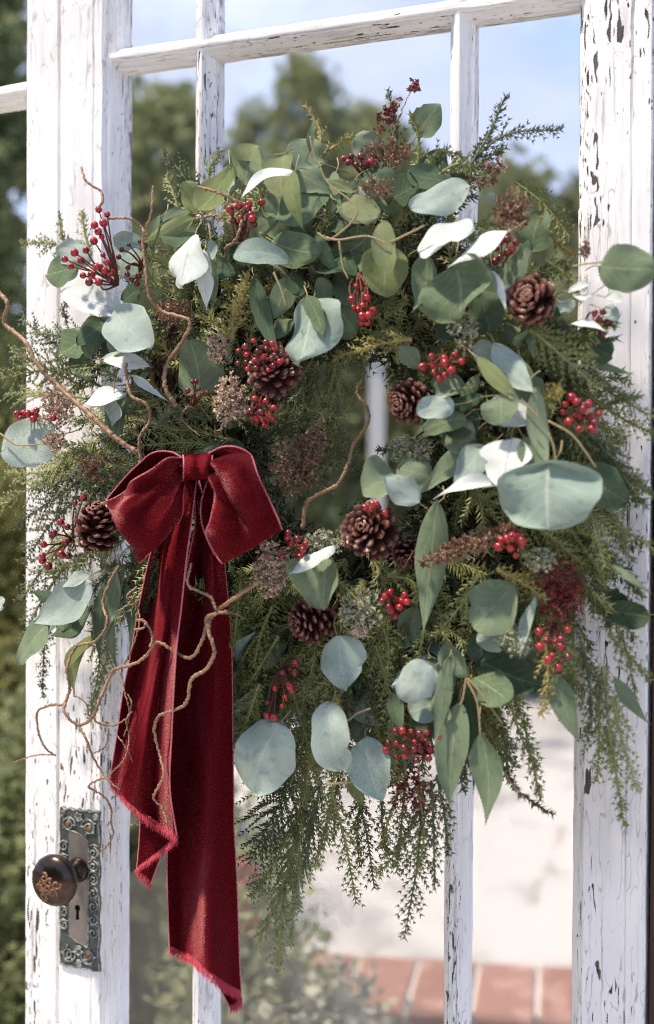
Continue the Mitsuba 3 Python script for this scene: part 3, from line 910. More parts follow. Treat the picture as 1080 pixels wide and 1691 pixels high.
HERO = [
    # upper left
    (128, 442, 77, 455, 56, 'R', 'G', .06, .07), (152, 425, 92, 412, 50, 'R', 'B', .05, .06), (238, 410, 187, 395, 40, 'R', 'B', .07, .08), (238, 420, 198, 455, 48, 'R', 'B', .08, .08),
    (322, 360, 237, 396, 30, 'E', 'Y', .11, .12), (316, 352, 258, 368, 24, 'E', 'G', .10, .11), (300, 372, 252, 395, 30, 'E', 'G', .09, .10),
    (215, 518, 100, 476, 46, 'R', 'W', .11, .12), (188, 512, 246, 574, 82, 'R', 'B', .13, .145), (182, 552, 210, 578, 46, 'R', 'G', .11, .12), (170, 592, 247, 604, 32, 'E', 'W', .12, .13),
    (162, 528, 148, 592, 38, 'R', 'G', .09, .10), (175, 560, 185, 590, 30, 'R', 'D', .09, .09), (130, 540, 118, 580, 34, 'R', 'G', .07, .08),
    (328, 655, 315, 560, 86, 'R', 'G', .11, .125), (218, 618, 276, 660, 15, 'L', 'W', .11, .12), (232, 480, 200, 500, 40, 'R', 'D', .09, .09),
    (322, 388, 298, 473, 60, 'O', 'W', .14, .155), (336, 412, 341, 512, 28, 'E', 'W', .135, .14), (345, 408, 352, 500, 30, 'E', 'G', .12, .13), (348, 395, 352, 430, 16, 'E', 'B', .13, .13),
    (384, 272, 330, 352, 48, 'O', 'Y', .10, .12), (322, 352, 304, 300, 36, 'O', 'Y', .11, .115), (402, 300, 424, 242, 66, 'R', 'Y', .09, .10), (405, 305, 412, 266, 70, 'R', 'G', .105, .11),
    (486, 284, 396, 319, 26, 'E', 'W', .14, .15), (485, 282, 498, 379, 30, 'L', 'Y', .145, .155), (498, 288, 484, 376, 84, 'R', 'G', .115, .13),
    (535, 272, 478, 236, 62, 'R', 'G', .08, .09), (512, 252, 521, 188, 13, 'L', 'G', .09, .10), (380, 320, 395, 280, 40, 'R', 'B', .08, .09),
    # upper middle
    (585, 318, 536, 294, 20, 'E', 'Y', .13, .14), (560, 332, 622, 358, 50, 'O', 'Y', .13, .14), (478, 432, 384, 416, 43, 'O', 'B', .135, .15), (448, 398, 525, 418, 60, 'R', 'G', .125, .14),
    (521, 386, 562, 458, 24, 'L', 'G', .125, .13), (482, 455, 452, 528, 42, 'E', 'G', .12, .13), (480, 448, 498, 490, 27, 'O', 'D', .125, .13), (535, 500, 531, 457, 33, 'R', 'G', .12, .125),
    (421, 456, 462, 592, 32, 'L', 'D', .125, .14), (514, 494, 494, 604, 98, 'H', 'B', .135, .155), (505, 488, 534, 556, 30, 'E', 'G', .15, .16), (470, 525, 462, 560, 40, 'R', 'G', .11, .12),
    (632, 366, 642, 452, 40, 'R', 'Y', .145, .155), (640, 408, 633, 488, 76, 'R', 'Y', .13, .14), (570, 440, 604, 438, 40, 'R', 'G', .11, .12), (702, 414, 686, 522, 40, 'L', 'G', .13, .145),
    (560, 500, 580, 560, 50, 'R', 'G', .10, .10), (590, 400, 615, 425, 60, 'R', 'G', .10, .10),
    (776, 308, 678, 346, 56, 'R', 'B', .115, .125), (690, 412, 782, 372, 56, 'R', 'W', .14, .15), (843, 380, 737, 440, 30, 'L', 'W', .145, .16), (752, 438, 761, 527, 108, 'R', 'G', .135, .15),
    (776, 432, 818, 482, 36, 'E', 'G', .14, .145), (812, 446, 836, 515, 15, 'L', 'W', .14, .145), (790, 480, 812, 552, 62, 'R', 'D', .11, .12), (735, 530, 762, 560, 56, 'R', 'D', .11, .12),
    (828, 480, 876, 398, 38, 'E', 'G', .12, .13), (880, 414, 896, 348, 58, 'R', 'G', .08, .09), (745, 300, 672, 285, 46, 'R', 'D', .09, .10), (600, 285, 650, 312, 58, 'R', 'D', .09, .10),
    (700, 262, 730, 290, 56, 'R', 'D', .07, .08), (650, 325, 690, 300, 55, 'R', 'D', .10, .10), (620, 250, 585, 225, 50, 'R', 'G', .05, .06), (550, 370, 590, 385, 50, 'R', 'D', .11, .11),
    # upper right
    (991, 440, 1079, 444, 80, 'R', 'G', .13, .14), (938, 482, 976, 470, 20, 'E', 'W', .11, .12), (945, 486, 985, 490, 12, 'L', 'W', .12, .12), (942, 535, 1002, 546, 15, 'L', 'W', .11, .12), (968, 560, 1010, 590, 46, 'R', 'D', .09, .10),
    (958, 591, 1048, 619, 14, 'L', 'G', .09, .10), (915, 500, 950, 505, 32, 'R', 'B', .10, .10), (995, 510, 1020, 525, 26, 'R', 'B', .10, .11), (1000, 492, 1028, 496, 20, 'R', 'W', .11, .11),
    (787, 588, 858, 662, 28, 'E', 'Y', .15, .16), (815, 566, 882, 650, 46, 'E', 'B', .135, .15), (858, 592, 880, 690, 40, 'L', 'G', .135, .14), (885, 640, 904, 776, 38, 'L', 'G', .15, .165),
    # right
    (750, 668, 688, 680, 42, 'R', 'B', .15, .165), (762, 640, 718, 652, 34, 'R', 'G', .14, .145), (770, 690, 698, 710, 36, 'R', 'G', .135, .14), (784, 690, 738, 715, 44, 'R', 'D', .13, .13), (800, 655, 740, 662, 22, 'L', 'D', .14, .14),
    (812, 662, 880, 702, 56, 'R', 'W', .135, .15), (828, 652, 828, 700, 58, 'R', 'G', .155, .165), (846, 724, 829, 806, 70, 'H', 'W', .15, .16), (868, 722, 886, 784, 44, 'E', 'G', .155, .165),
    (906, 764, 903, 874, 154, 'R', 'B', .17, .18), (800, 736, 752, 806, 46, 'E', 'B', .14, .15), (828, 803, 713, 818, 22, 'L', 'W', .15, .16), (788, 722, 690, 818, 38, 'L', 'G', .12, .13),
    (693, 830, 634, 786, 50, 'E', 'B', .14, .15), (655, 790, 597, 812, 66, 'R', 'G', .12, .13), (712, 790, 656, 772, 54, 'R', 'G', .115, .125), (722, 824, 700, 1046, 54, 'L', 'G', .14, .15),
    (960, 780, 1034, 830, 70, 'R', 'D', .10, .11), (870, 800, 920, 860, 60, 'R', 'D', .12, .12),
    # lower middle
    (554, 904, 478, 946, 22, 'E', 'W', .15, .165), (542, 910, 530, 1007, 76, 'R', 'G', .135, .145), (850, 966, 782, 1038, 80, 'O', 'G', .13, .14), (835, 1045, 775, 1085, 50, 'R', 'D', .10, .11),
    (792, 1090, 892, 1132, 70, 'R', 'D', .11, .12), (884, 985, 858, 1088, 18, 'L', 'B', .13, .14), (735, 1060, 772, 1122, 40, 'E', 'G', .13, .135), (741, 1082, 717, 1234, 28, 'L', 'G', .14, .15),
    (760, 1158, 741, 1334, 54, 'L', 'G', .135, .14), (793, 1208, 803, 1363, 48, 'L', 'G', .14, .145), (771, 1130, 784, 1310, 20, 'L', 'D', .12, .12), (716, 1098, 660, 1154, 62, 'R', 'B', .14, .15),
    (720, 1160, 675, 1176, 50, 'R', 'B', .125, .13), (647, 1144, 664, 1210, 28, 'L', 'G', .125, .13), (690, 1180, 720, 1215, 44, 'R', 'D', .11, .12),
    (916, 1112, 957, 1226, 42, 'L', 'G', .12, .125), (1012, 1116, 1075, 1197, 24, 'L', 'G', .10, .11), (1005, 930, 1078, 982, 14, 'L', 'G', .10, .11), (1005, 1010, 1076, 1020, 48, 'R', 'D', .09, .10), (1000, 990, 1040, 1000, 44, 'R', 'D', .085, .09),
    (558, 1050, 572, 1141, 78, 'H', 'B', .14, .15), (545, 1158, 558, 1274, 68, 'O', 'B', .15, .16), (462, 1195, 415, 1310, 100, 'R', 'B', .14, .145), (606, 1216, 629, 1324, 76, 'E', 'B', .135, .14),
    (580, 1272, 600, 1330, 32, 'E', 'Y', .12, .12), (386, 1088, 418, 1044, 22, 'L', 'B', .10, .11), (383, 1172, 442, 1128, 15, 'L', 'G', .11, .11), (690, 1000, 660, 1080, 40, 'L', 'G', .11, .11),
    # lower left
    (96, 716, 3, 748, 84, 'R', 'B', .11, .12), (208, 650, 136, 664, 32, 'E', 'W', .115, .125), (190, 655, 184, 706, 30, 'E', 'B', .12, .12), (206, 655, 194, 722, 40, 'E', 'G', .105, .11),
    (152, 962, 62, 1030, 64, 'E', 'B', .11, .12), (150, 952, 100, 968, 22, 'E', 'B', .10, .11), (82, 1030, 30, 1098, 46, 'E', 'G', .10, .11), (152, 1006, 86, 1052, 46, 'E', 'D', .09, .10),
    (192, 930, 168, 1068, 26, 'L', 'G', .09, .09), (205, 935, 190, 1105, 26, 'L', 'G', .085, .085), (160, 1050, 118, 1150, 30, 'L', 'Y', .06, .06), (178, 950, 160, 1100, 24, 'L', 'D', .08, .08), (210, 960, 214, 1090, 22, 'L', 'D', .09, .09),
    (-22, 1000, 6, 1002, 28, 'R', 'B', .09, .10), (690, 222, 728, 172, 54, 'H', 'G', .05, .055),
]
for h in HERO:
    leaf(*h)
L_LAB = {  # leaves that stand out
    90: 'largest pale blue-grey leaf, at the right of the hole',
}
# smaller leaves crowding round the large ones
for cx, cy, rx, ry, n_, cols, w in ((610, 340, 70, 50, 6, 'GGDB', .11), (430, 350, 70, 60, 5, 'GYG', .105), (770, 690, 70, 50, 5, 'GGBD', .125), (160, 570, 50, 40, 5, 'GDG', .085), (300, 400, 40, 50, 4, 'GYD', .105), (740, 620, 50, 60, 4, 'GDB', .115), (860, 640, 50, 60, 4, 'GGD', .115), (700, 1130, 60, 50, 5, 'GBG', .12), (880, 560, 60, 50, 3, 'DGG', .10), (560, 480, 50, 60, 3, 'GD', .11), (830, 1030, 50, 60, 3, 'GDB', .11), (110, 1000, 40, 40, 3, 'GBD', .085), (600, 1185, 80, 40, 7, 'GDB', .08), (450, 1130, 45, 70, 4, 'DGD', .07), (700, 1190, 50, 40, 3, 'DG', .08)):
    for j in range(n_):
        x, y, g, L = cx + rng.normal(0, rx * .6), cy + rng.normal(0, ry * .6), rng.uniform(0.2, 2.9), rng.uniform(46, 84)
        dx, dy = math.cos(g) * L / 2, math.sin(g) * L / 2
        shp = rng.choice(['R', 'O', 'E', 'H', 'L'])
        leaf(x - dx, y - dy, x + dx, y + dy, L * rng.uniform(.62, .92) * (.4 if shp == 'L' else 1), shp, cols[j % len(cols)], w + rng.normal(0, .006), w + rng.normal(.008, .012), N=[rng.normal(0, .35), .3 + rng.normal(0, .3), 1])
# filler leaves between the branches
for i in range(66):
    th = rng.uniform(0, 2 * math.pi)
    k = rng.uniform(0.28, 0.92)
    w = rng.uniform(0.05, 0.095)
    c = ring(th, k, w)
    x, y = WC[0] + (95 + 330 * k) * math.cos(th), WC[1] - (115 + 325 * k) * math.sin(th)
    g = -th + rng.normal(0, 0.9)
    L = rng.uniform(38, 78)
    dx, dy = math.cos(g) * L, math.sin(g) * L + 12
    col = rng.choice(['D', 'D', 'G', 'G', 'B'], p=[.3, .25, .2, .15, .1])
    shp = rng.choice(['R', 'R', 'O', 'E', 'L'])
    wd = L * rng.uniform(0.6, 0.95) * (0.42 if shp == 'L' else 1)
    leaf(x - dx / 2, y - dy / 2, x + dx / 2, y + dy / 2, wd, shp, col, w, w + rng.normal(0, .012), N=[rng.normal(0, .45), .25 + rng.normal(0, .4), 1], stalk=False)
for P, w in (([(525, 385), (548, 394), (590, 348), (540, 300), (528, 270)], .15), ([(538, 392), (560, 396), (605, 390), (640, 402)], .155), ([(645, 400), (690, 378), (700, 372)], .15), ([(560, 398), (566, 440), (575, 460)], .15),
             ([(905, 695), (942, 716), (966, 745), (984, 772)], .15), ([(906, 715), (915, 740), (917, 762)], .17), ([(840, 655), (870, 670), (890, 690)], .16), ([(772, 1120), (790, 1140), (808, 1165), (830, 1195)], .14), ([(770, 1120), (765, 1150), (760, 1165)], .14), ([(772, 1125), (788, 1160), (793, 1212)], .145),
             ([(452, 450), (465, 480), (472, 505)], .155), ([(512, 225), (520, 260), (530, 275)], .11), ([(540, 1295), (580, 1290), (600, 1272)], .14), ([(575, 1190), (590, 1178), (612, 1170)], .15), ([(1000, 432), (965, 436), (945, 440)], .13), ([(0, 716), (30, 735), (75, 732)], .125)):
    pts = catmull(locs([(x, y, w) for x, y in P]), 24)
    put(wr + '__leaf_stalk', tube(pts, np.linspace(0.0011, 0.0007, 24), 6), 'mat_petiole', smooth=True)


# --- cedar sprigs
def sprig_mesh(P, wr_, N, r, dens=1.0, need=0.0062, fat=0.00105):
    """Stem along P, flat branchlets on both sides, short needles on all of them."""
    n = len(P)
    seg = np.linalg.norm(np.diff(P, axis=0), axis=1)
    L = seg.sum()
    tan = unit(np.gradient(P, axis=0))
    nb = max(8, int(L / 0.0052 * dens))
    a0, a1, rad = [], [], []
    for k in range(nb):
        t = (k + r.uniform(0, .8)) / nb
        i = min(n - 1, int(t * (n - 1)))
        T_, S = tan[i], unit(np.cross(tan[i], N))
        sg = 1 if k % 2 else -1
        ang = r.uniform(0.55, 0.95)
        ln = wr_ * L * (0.28 + 1.0 * (1 - t)) * r.uniform(0.6, 1.1) * min(1, 0.45 + 2.5 * t)
        d = unit(T_ * math.cos(ang) + S * sg * math.sin(ang) + N * r.normal(0, .22))
        b0 = P[i]
        m = max(3, int(ln / 0.0030))
        s = np.linspace(0, 1, m)[:, None]
        curve = b0 + d * ln * s + T_ * ln * 0.22 * s ** 2 + np.array([0, -0.10, 0]) * ln * s ** 2
        a0 += [curve[0], curve[m // 2]]
        a1 += [curve[m // 2] + (curve[m // 2] - curve[0]) * 0.15, curve[-1]]
        rad += [fat * 1.1, fat * 0.8]
        td = unit(np.gradient(curve, axis=0))
        sd = unit(np.cross(td, N))
        for g in (-1, 1):
            aa = r.uniform(0.45, 0.8, (m, 1))
            nd = unit(td * np.cos(aa) + g * sd * np.sin(aa) + N * r.normal(0, .3, (m, 1)))
            a0 += list(curve)
            a1 += list(curve + nd * need * r.uniform(0.6, 1.2, (m, 1)) * (1.1 - 0.4 * s))
            rad += [fat] * m
    m = max(8, int(L / 0.004))
    idx = np.linspace(0, n - 1, m).astype(int)
    for g in (-1, 1):
        S = unit(np.cross(tan[idx], N))
        nd = unit(tan[idx] + g * S * 0.9 + N * r.normal(0, .4, (m, 1)))
        a0 += list(P[idx])
        a1 += list(P[idx] + nd * need)
        rad += [fat] * m
    v, f = spikes(np.array(a0), np.array(a1), np.array(rad))
    tv, tf = tube(P, np.linspace(0.0015, 0.0006, n), 5)
    return join([(v, f), (tv, tf)])


sp_no = [0]


def sprig(pts, w0, w1, wr_=0.30, mat='mat_cedar_olive', dens=1.0, need=0.0062, sag=0.0, N=None, name='cedar_sprig', fat=0.00105):
    sp_no[0] += 1
    r = np.random.default_rng(3000 + sp_no[0])
    k = len(pts)
    P = locs([(x, y, w0 + (w1 - w0) * i / (k - 1)) for i, (x, y) in enumerate(pts)])
    P = catmull(P, 26)
    if k == 2:
        L = np.linalg.norm(P[-1] - P[0])
        s = np.linspace(0, 1, 26)
        side = unit(np.cross(P[-1] - P[0], [0, 0, 1.0]))
        P = P + (side * r.normal(0, .08) * L)[None] * (s * (1 - s) * 4 * .5)[:, None]
        P[:, 1] += sag * L * (s * (1 - s) * 4) * .5
    N = unit(np.array([r.normal(0, .35), r.normal(0.1, .35), 1.0]) if N is None else N)
    return put(wr + '__' + name, sprig_mesh(P, wr_, N, r, dens, need, fat), mat)


O, DK, GD, LT = 'mat_cedar_olive', 'mat_cedar_dark', 'mat_cedar_gold', 'mat_cedar_light'
SPR = [
    # hanging at the bottom
    ([(520, 1215), (470, 1310), (412, 1425)], .09, .05, .30, DK), ([(525, 1240), (470, 1330), (430, 1410)], .08, .06, .25, DK), ([(505, 1290), (480, 1420), (455, 1600)], .06, .04, .19, LT), ([(515, 1300), (470, 1450), (425, 1560)], .06, .04, .17, LT),
    ([(520, 1330), (490, 1450), (480, 1560)], .05, .03, .17, LT), ([(500, 1330), (450, 1430), (415, 1480)], .06, .05, .2, O), ([(490, 1380), (465, 1500), (460, 1620)], .05, .04, .15, LT),
    ([(545, 1300), (570, 1390), (588, 1490)], .09, .08, .20, O), ([(590, 1310), (606, 1380), (618, 1465)], .08, .07, .22, DK), ([(560, 1290), (540, 1360), (520, 1430)], .08, .07, .24, O), ([(600, 1300), (590, 1370), (594, 1430)], .07, .06, .25, O),
    ([(690, 1340), (660, 1400), (622, 1447)], .09, .08, .22, O), ([(700, 1290), (690, 1420), (668, 1548)], .10, .09, .16, DK), ([(712, 1290), (716, 1370), (718, 1466)], .10, .10, .20, DK), ([(690, 1300), (700, 1380), (690, 1440)], .10, .10, .22, O),
    ([(722, 1280), (733, 1340), (741, 1410)], .10, .09, .22, DK), ([(670, 1290), (662, 1370), (655, 1440)], .09, .08, .22, O), ([(660, 1300), (640, 1360), (630, 1400)], .08, .08, .26, O), ([(630, 1310), (632, 1370), (640, 1410)], .07, .07, .26, DK),
    ([(530, 1290), (515, 1370), (500, 1440)], .08, .07, .24, DK), ([(560, 1220), (548, 1310), (535, 1400)], .09, .09, .24, O), ([(500, 1180), (510, 1260), (500, 1330)], .10, .10, .30, O), ([(480, 1130), (500, 1200), (520, 1270)], .10, .11, .30, O),
    # right lower
    ([(985, 1130), (990, 1210), (986, 1288)], .09, .08, .24, O), ([(1010, 1150), (1030, 1230), (1052, 1305)], .09, .07, .18, LT), ([(1000, 1200), (1018, 1280), (1030, 1362)], .08, .06, .14, O), ([(995, 1100), (1005, 1190), (1010, 1270)], .09, .08, .22, LT),
    ([(840, 1150), (860, 1215), (888, 1270)], .10, .10, .24, O), ([(865, 1190), (880, 1260), (892, 1320)], .09, .08, .16, O), ([(820, 1160), (835, 1230), (840, 1290)], .10, .09, .22, DK), ([(1005, 1045), (1040, 1085), (1074, 1122)], .09, .08, .22, O),
    ([(900, 1050), (905, 1120), (895, 1180)], .13, .13, .20, GD), ([(820, 1250), (855, 1305), (912, 1345)], .10, .09, .06, DK), ([(960, 1060), (975, 1140), (972, 1220)], .10, .10, .22, DK), ([(1000, 990), (1030, 1060), (1050, 1150)], .09, .08, .20, O),
    # right edge
    ([(940, 560), (1000, 640), (1080, 690)], .09, .08, .22, LT), ([(930, 620), (1010, 680), (1085, 720)], .09, .08, .2, O), ([(960, 720), (1020, 780), (1090, 820)], .09, .08, .22, DK), ([(950, 800), (1010, 860), (1078, 905)], .09, .08, .22, O), ([(960, 870), (1010, 920), (1060, 985)], .09, .08, .24, O),
    ([(900, 820), (960, 900), (1000, 960)], .11, .10, .26, O), ([(930, 520), (880, 570), (850, 600)], .11, .11, .3, O), ([(850, 520), (910, 560), (970, 590)], .12, .11, .3, O), ([(870, 540), (930, 590), (985, 640)], .12, .11, .28, LT), ([(890, 360), (920, 400), (950, 420)], .09, .08, .3, GD), ([(850, 300), (900, 340), (940, 390)], .06, .06, .3, O), ([(900, 430), (930, 450), (960, 490)], .1, .09, .3, O),
    ([(920, 690), (960, 740), (1000, 790)], .11, .10, .25, DK), ([(830, 850), (900, 880), (960, 930)], .13, .12, .28, O), ([(700, 1040), (690, 1090), (680, 1130)], .13, .13, .3, O), ([(790, 950), (760, 1000), (720, 1050)], .13, .13, .3, O), ([(820, 940), (860, 960), (900, 990)], .13, .13, .3, GD),
    # top
    ([(745, 300), (830, 225), (925, 214)], .07, .06, .16, DK), ([(770, 285), (808, 220), (834, 160)], .07, .06, .18, DK), ([(760, 300), (800, 265), (835, 245)], .07, .07, .2, DK), ([(700, 290), (725, 250), (770, 260)], .08, .08, .24, O), ([(690, 280), (690, 220), (676, 190)], .06, .06, .18, O), ([(640, 290), (655, 220), (640, 150)], .06, .05, .14, DK),
    ([(330, 330), (300, 285), (268, 252)], .07, .06, .28, DK), ([(350, 320), (345, 280), (365, 250)], .07, .06, .26, O), ([(300, 360), (285, 315), (275, 290)], .07, .06, .26, O), ([(380, 540), (400, 500), (405, 455)], .12, .13, .28, GD), ([(385, 560), (385, 520), (398, 480)], .12, .13, .3, GD), ([(520, 260), (530, 220), (505, 175)], .06, .05, .18, GD), ([(720, 290), (760, 270), (800, 290)], .09, .09, .25, O), ([(500, 290), (540, 250), (580, 225)], .08, .07, .2, GD),
    # left
    ([(140, 440), (95, 405), (36, 402)], .05, .04, .22, O), ([(125, 440), (105, 400), (98, 358)], .05, .04, .24, O), ([(150, 420), (140, 385), (135, 350)], .05, .04, .22, O), ([(120, 480), (105, 510), (110, 530)], .05, .05, .2, DK),
    ([(160, 610), (100, 575), (36, 528)], .07, .05, .26, DK), ([(170, 640), (90, 610), (0, 625)], .07, .05, .26, O), ([(180, 600), (120, 560), (60, 550)], .07, .06, .28, DK), ([(150, 660), (80, 650), (10, 650)], .07, .05, .26, O), ([(140, 640), (60, 600), (20, 580)], .06, .05, .24, O), ([(200, 630), (150, 600), (110, 600)], .09, .09, .3, O),
    ([(160, 740), (80, 790), (-10, 840)], .06, .04, .22, O), ([(170, 760), (90, 780), (10, 780)], .06, .04, .24, O), ([(140, 790), (80, 830), (28, 865)], .06, .03, .24, DK), ([(130, 820), (80, 870), (40, 930)], .06, .03, .22, DK), ([(120, 880), (70, 940), (36, 990)], .06, .03, .22, DK), ([(110, 930), (70, 990), (34, 1060)], .05, .03, .20, DK), ([(100, 980), (75, 1060), (70, 1150)], .05, .03, .10, DK), ([(150, 870), (100, 900), (75, 940)], .08, .06, .28, O), ([(180, 900), (120, 930), (80, 950)], .08, .06, .26, O), ([(190, 930), (150, 980), (120, 1010)], .07, .06, .26, DK),
    ([(150, 1000), (165, 1080), (150, 1180)], .05, .04, .16, O), ([(185, 1000), (175, 1090), (150, 1190)], .05, .04, .14, O), ([(190, 800), (120, 790), (60, 810)], .08, .07, .28, DK), ([(230, 720), (180, 690), (130, 700)], .10, .10, .3, O), ([(260, 700), (290, 680), (330, 690)], .11, .11, .3, DK), ([(210, 745), (170, 760), (130, 745)], .10, .10, .3, DK),
    # around the hole
    ([(680, 560), (620, 570), (555, 590)], .12, .13, .22, GD), ([(650, 540), (610, 560), (570, 600)], .10, .09, .28, O), ([(560, 580), (545, 640), (520, 700)], .06, .06, .28, LT), ([(540, 600), (560, 660), (565, 730)], .05, .05, .26, LT), ([(480, 660), (520, 680), (560, 690)], .07, .07, .28, LT), ([(500, 640), (480, 700), (500, 740)], .08, .08, .3, DK), ([(590, 560), (600, 600), (590, 650)], .05, .05, .24, LT), ([(660, 590), (650, 630), (655, 670)], .05, .05, .24, O),
    ([(690, 720), (660, 735), (625, 745)], .09, .10, .3, 'mat_cedar_dark'), ([(430, 720), (470, 700), (510, 690)], .09, .09, .3, DK), ([(470, 790), (520, 770), (560, 740)], .08, .08, .28, DK), ([(560, 850), (600, 830), (620, 800)], .09, .08, .28, DK), ([(380, 690), (430, 690), (480, 680)], .10, .10, .3, O), ([(640, 800), (600, 780), (575, 760)], .07, .07, .26, DK),
    ([(600, 960), (590, 1010), (610, 1050)], .13, .135, .3, GD), ([(560, 960), (600, 1000), (630, 1010)], .13, .13, .3, O), ([(640, 950), (680, 960), (690, 990)], .13, .13, .3, O), ([(450, 1000), (430, 1050), (420, 1100)], .11, .11, .3, O), ([(460, 1050), (430, 1100), (410, 1130)], .11, .11, .3, O), ([(620, 1010), (640, 1060), (640, 1120)], .12, .13, .28, O), ([(400, 970), (390, 1010), (400, 1050)], .10, .10, .3, O),
]
for s in SPR:
    sprig(s[0], s[1], s[2], s[3] * 1.12, s[4])
for i in range(80):
    th = rng.uniform(0, 2 * math.pi)
    k0 = rng.uniform(0.25, 0.80)
    g = th + rng.normal(0, 0.8)
    L = rng.uniform(80, 150)
    x, y = WC[0] + (95 + 330 * k0) * math.cos(th), WC[1] - (115 + 325 * k0) * math.sin(th)
    x1, y1 = x + L * math.cos(g), y - L * math.sin(g) + 25
    w = rng.uniform(0.06, 0.115)
    sprig([(x, y), ((x + x1) / 2 + rng.normal(0, 7), (y + y1) / 2 - 6), (x1, y1)], w, w + rng.normal(0.008, .015), rng.uniform(.24, .32), str(rng.choice([O, LT, DK, GD], p=[.4, .2, .3, .1])), dens=.75, need=.0082, fat=.0012)


# fill low in the middle, along the rim and in the hole
for i in range(46):
    x = rng.uniform(400, 800)
    y = rng.uniform(1010, 1170)
    L = rng.uniform(110, 190)
    g = rng.normal(0, 0.3) + (x - 600) / 900
    w = rng.uniform(.06, .115)
    sprig([(x, y), (x + L * .5 * math.sin(g) + rng.normal(0, 6), y + L * .5), (x + L * math.sin(g), y + L * math.cos(g))], w, w - .01, rng.uniform(.24, .32), str(rng.choice([O, O, DK, GD], p=[.4, .25, .27, .08])), dens=.75, need=.0085, fat=.00125)
for i in range(20):
    x, y = rng.uniform(900, 985), rng.uniform(640, 1080)
    L, g = rng.uniform(90, 150), rng.uniform(.15, 1.15)
    w = rng.uniform(.06, .10)
    sprig([(x, y), (x + L * .5 * math.sin(g), y + L * .5 * math.cos(g) - 5), (x + L * math.sin(g), y + L * math.cos(g))], w, w - .012, rng.uniform(.24, .30), str(rng.choice([O, LT, DK])), dens=.8, need=.0078)
for i in range(30):
    x, y = rng.uniform(480, 600), rng.uniform(560, 730)
    L, g = rng.uniform(70, 120), rng.uniform(-.7, .9)
    w = rng.uniform(.02, .07)
    sprig([(x - 40, y), (x - 40 + L * .5 * math.sin(g), y + L * .5), (x - 40 + L * math.sin(g), y + L * math.cos(g))], w, w - .005, rng.uniform(.24, .32), str(rng.choice([LT, O, GD], p=[.55, .3, .15])))
bulk = []
for i in range(330):
    th = rng.uniform(0, 2 * math.pi)
    k0 = rng.uniform(0.15, 0.92)
    g = th + rng.normal(0, 0.7)
    L = rng.uniform(80, 140)
    x, y = WC[0] + (95 + 330 * k0) * math.cos(th), WC[1] - (115 + 325 * k0) * math.sin(th)
    x1, y1 = x + L * math.cos(g), y - L * math.sin(g) + 25
    w = rng.uniform(0.025, 0.095)
    r = np.random.default_rng(9000 + i)
    P = catmull(locs([(x, y, w), ((x + x1) / 2 + r.normal(0, 7), (y + y1) / 2 - 6, w + .006), (x1, y1, w + r.normal(.006, .01))]), 22)
    bulk.append((sprig_mesh(P, r.uniform(.26, .34), unit(np.array([r.normal(0, .4), r.normal(.1, .4), 1])), r, 0.62, 0.0098, 0.00135), i % 3))
for j, mt in enumerate((O, DK, LT)):
    put(wr + '__cedar_filling', join([b[0] for b in bulk if b[1] == j]), mt, kind='stuff')

# --- pine cones
sx = [(0, .16, .03), (0, -.16, .03), (0, .16, -.05), (0, -.16, -.05), (.62, .40, .06), (.62, -.40, .06), (.62, .36, -.10), (.62, -.36, -.10), (.95, .30, .12), (.95, -.30, .12), (.97, .26, -.05), (.97, -.26, -.05), (1.06, 0, .13), (1.06, 0, .0), (.86, 0, .21)]
sm = trimesh.convex.convex_hull(np.array(sx))
SCALE = ply(sm, None, smooth=False, uv=np.stack([np.full(len(sm.vertices), .5), np.clip(np.array(sm.vertices)[:, 0] / 1.06, 0, 1)], 1))
cone_no = [0]


def pine_cone(px, py, w, rad_px, axis, length_ratio, label, n=84):
    cone_no[0] += 1
    r = np.random.default_rng(700 + cone_no[0])
    c = loc(px, py, w)
    R = rad_px * scale_at(px, py, w)
    Lc = R * length_ratio
    A = unit(np.array(axis, float))
    X = unit(np.cross(A, [0.2, 0.9, 0.1]))
    Y = np.cross(A, X)
    opn, wide = r.uniform(-.25, .2), r.uniform(.85, 1.2)
    k = key_for(wr + '__pine_cone')
    labels[k] = {'label': label}
    m = trimesh.creation.icosphere(subdivisions=2)
    v = np.array(m.vertices)
    m.vertices = c + v[:, :1] * X * R * .5 + v[:, 1:2] * Y * R * .5 + v[:, 2:] * A * Lc * .48
    put(k + '__core', m, 'mat_cone_core', smooth=True)
    for i in range(n):
        t = (i + 0.5) / n
        ph = i * 2.39996 + r.normal(0, .07)
        if r.random() < 0.04:
            continue
        prof = math.sin(math.pi * (0.16 + 0.80 * t)) ** 0.75
        lift = -0.25 + opn + 1.55 * t ** 1.15 + r.normal(0, .08)
        rad = X * math.cos(ph) + Y * math.sin(ph)
        d = unit(rad * math.cos(lift) + A * math.sin(lift) + r.normal(0, .05, 3))
        root = c + A * (t - 0.5) * Lc * 0.86 + rad * R * 0.20 * prof
        ln = R * (0.86 * prof * math.cos(max(0, lift) * .55) + 0.05)
        tang = unit(np.cross(A, rad) + r.normal(0, .06, 3))
        nz = unit(np.cross(d, tang))
        tang = np.cross(nz, d)
        s = R * 0.52 * wide * r.uniform(.85, 1.12) * (0.55 + 0.45 * prof)
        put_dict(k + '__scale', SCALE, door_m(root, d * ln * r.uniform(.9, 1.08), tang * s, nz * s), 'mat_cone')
    return k


